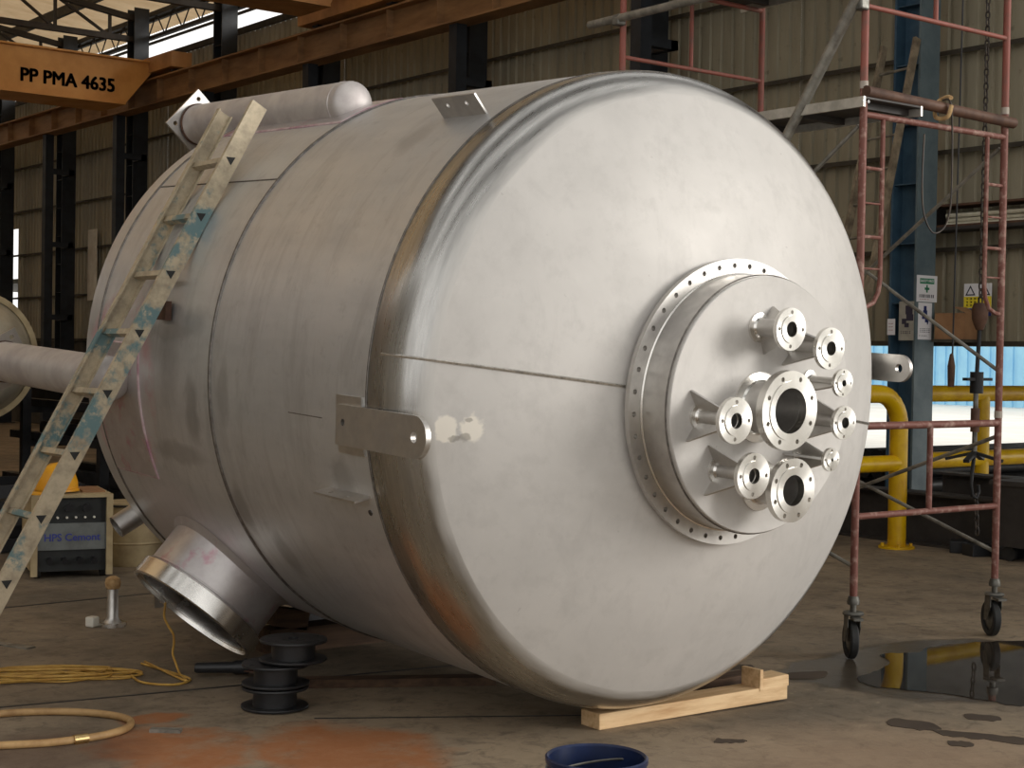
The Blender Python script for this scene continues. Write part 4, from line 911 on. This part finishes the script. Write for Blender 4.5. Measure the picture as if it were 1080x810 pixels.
# flanged pipe stub standing on the floor with a rag on top
fs = empty('flanged_spool_piece', (3.71, 8.49, 0), label='small flanged pipe standing upright with a tan rag on top', cat='pipe fitting')
MB().plate(circ(.082, 40), [(.062*math.cos(t), .062*math.sin(t), .008) for t in [math.pi/2*i+.4 for i in range(4)]], .022, Matrix.Translation((0, 0, 0))).build('flange', 'bright_steel', fs)
MB().lathe([(.022, .001), (.022, .05), (.035, .04), (.05, .033), (.235, .031), (.235, .001)], 24, (0, 0, 0), (0, 0, 1)).build('pipe', 'dull_steel', fs)
MB().lathe([(.215, .034), (.225, .042), (.25, .046), (.275, .040), (.288, .02), (.29, .001)], 12, (0, 0, 0), (0, 0, 1)).build('rag', 'rope', fs)
MB().bx(-.03, .03, -.03, .03, 0, .06).build('paper_cup', 'white_paint', None, False, .01, loc=(3.60, 8.52, 0.0), rot=(0, 0, .5), label='small white block beside the flanged pipe', cat='block')
# wire spools
sp = empty('wire_spool', (3.46, 6.14, 0)); SH = .104
MB().lathe([(.006, .055), (.006, .15), (.012, .152), (.016, .15), (.016, .098), (SH-.014, .098), (SH-.014, .15), (SH-.008, .152), (SH-.002, .15), (SH-.002, .055), (SH-.01, .052), (.012, .052)], 48, (0, 0, 0), (0, 0, 1), closed=True).build('reel', 'black', sp)
MB().hollow((0, 0, .0), (0, 0, SH), .056, .026, 28).build('hub', 'black', sp)
for k in range(6): MB().bar((.04*math.cos(k*1.047), .04*math.sin(k*1.047), SH-.008), (.13*math.cos(k*1.047), .13*math.sin(k*1.047), SH-.002), .008, .004).build('rib', 'black', sp, False)
tag(sp, 'black plastic wire spool at the bottom of the stack', 'spool', 'black wire spools stacked under the side manway')
for dx, dy, lab in ((.0, -.005, 'black plastic wire spool in the middle of the stack'), (.075, -.03, 'black plastic wire spool shifted sideways on top of the stack')):
    c = copy_tree(sp); c['label'] = lab; c.location = (3.46+dx, 6.14+dy, SH*(1 if dx == 0 else 2))
# hose, cables
def wob(cx, cy, rx, ry, rot, n_, z, j=.0):
    q = []
    for i in range(n_):
        t = 2*math.pi*i/n_; x, y = rx*math.cos(t), ry*math.sin(t); q.append((cx+x*math.cos(rot)-y*math.sin(rot)+random.uniform(-j, j), cy+x*math.sin(rot)+y*math.cos(rot)+random.uniform(-j, j), z))
    return q
hs = empty('air_hose', (2.3, 6.28, 0), label='thick tan air hose looped on the floor at lower left', cat='hose')
MB().spline([(x-2.3, y-6.28, z) for x, y, z in [(1.7, 6.60, .016), (2.0, 6.63, .016), (2.387, 6.63, .016), (2.60, 6.54, .016), (2.74, 6.40, .016), (2.80, 6.24, .016), (2.74, 6.10, .016), (2.60, 6.03, .016), (2.40, 6.03, .016), (2.2, 6.10, .016), (2.0, 6.2, .016), (1.7, 6.3, .016)]], .016, 12).build('tube', 'hose', hs)
MB().tube((2.47-2.3, 6.02-6.28, .016), (2.53-2.3, 6.02-6.28, .016), .021, n=12).build('coupling', 'brass', hs)
yc_ = empty('yellow_cable', (3.0, 7.2, 0), label='coiled yellow cable lying on the floor below the ladder', cat='cable')
for k in range(10):
    rx = .26+.2*random.random(); q = wob(2.86-3.0+random.uniform(-.12, .2), 7.32-7.2+random.uniform(-.07, .07), rx, .06+.11*random.random(), -.55+random.uniform(-.25, .25), 12, .007+.007*(k % 4), .025)
    MB().spline(q, .005, 6, 4, True).build('coil', 'cable', yc_)
MB().spline([(3.25-3.0, 7.25-7.2, .008), (3.18-3, 6.95-7.2, .008), (3.28-3, 6.80-7.2, .008), (3.40-3, 6.86-7.2, .008), (3.40-3, 7.05-7.2, .008), (3.37-3, 7.35-7.2, .008)], .006, 6).build('loop', 'cable', yc_)
gh = MB(); A = FIT; pts = [tuple(A)]
end = Vector((3.38, 7.33, .02))
for i in range(1, 13):
    t = i/12; q = Vector(A).lerp(end, t); q.z = A.z*(1-t)**1.25+.012; q.x += .03*math.sin(t*7); q.y += .02*math.sin(t*5); pts.append(tuple(q))
# drop first, then run to the coil
dn = Vector((A.x-.01, A.y-.02, .05))
pts = [tuple(A)]+[(A.x-.012*i+.014*math.sin(i*1.5), A.y-.05*i, A.z*(1-i/9)+.012) for i in range(1, 9)]+[(A.x-.11, A.y-.46, .008), (A.x-.16, A.y-.62, .008), tuple(end)]
MB().spline(pts, .006, 8).build('purge_hose', 'cable', None, label='thin yellow purge hose hanging from the side manway rim', cat='hose')
# bits of flat bar and dark parts under the vessel
MB().bx(-.03, .03, -.17, .17, 0, .008).build('flat_bar', 'galv', None, False, loc=(3.0, 8.22, .0), rot=(0, 0, R_(24)), label='light steel flat bar on the floor at the left edge', cat='bar')
MB().bx(-.065, .065, -.022, .022, 0, .014).build('flat_bar', 'galv', None, False, loc=(2.865, 6.0, .0), rot=(0, 0, R_(-40)), label='short steel bar by the orange stain', cat='bar')
gr = empty('angle_grinder', (3.60, 6.86, 0), (0, 0, R_(-30)), label='dark angle grinder on the floor under the side manway', cat='grinder')
MB().lathe([(-.16, .02), (-.15, .026), (.02, .028), (.04, .036), (.10, .036), (.11, .02)], 18, (0, 0, .045), (1, 0, 0)).build('body', 'black', gr); MB().lathe([(.0, .001), (0, .06), (.006, .06), (.006, .001)], 24, (.13, 0, .03), (0, 0, 1)).build('disc', 'brown_tube', gr); MB().tube((.08, .03, .05), (.08, .14, .05), .014, n=10).build('side_handle', 'black', gr)
pt = empty('steel_offcut', (5.05, 8.0, 0), label='dark steel offcut and channel under the vessel', cat='offcut')
MB().bx(-.45, .45, -.04, .04, 0, .012).bx(-.45, .45, -.04, -.03, .012, .09).bx(-.45, .45, .03, .04, .012, .09).build('channel', 'black_steel', pt, False)
MB().bar((3.62, 6.55, .02), (4.6, 6.0, .02), .09, .04).build('timber_plank', 'wood_dark', None, False, label='dark plank lying under the vessel behind the spools', cat='timber')
# blue bucket at the bottom edge
bk = empty('bucket', (3.125, 3.56, 0), label='dark blue bucket cut by the bottom picture edge', cat='bucket')
MB().lathe([(0, .001), (0, .125), (.36, .15), (.365, .157), (.38, .158), (.384, .152), (.378, .146), (.01, .118), (.012, .001)], 48, (0, 0, 0), (0, 0, 1)).build('body', 'bucket', bk)
MB().lathe([(.335, .151), (.335, .156), (.345, .157), (.345, .151)], 48, (0, 0, 0), (0, 0, 1), closed=True).build('rib', 'bucket', bk)
MB().path([(.15*math.cos(t), .155*math.sin(t)*.3+.02, .345+.0*t) for t in [math.pi*i/12 for i in range(13)]], .004, 6).build('handle', 'wheel_grey', bk)
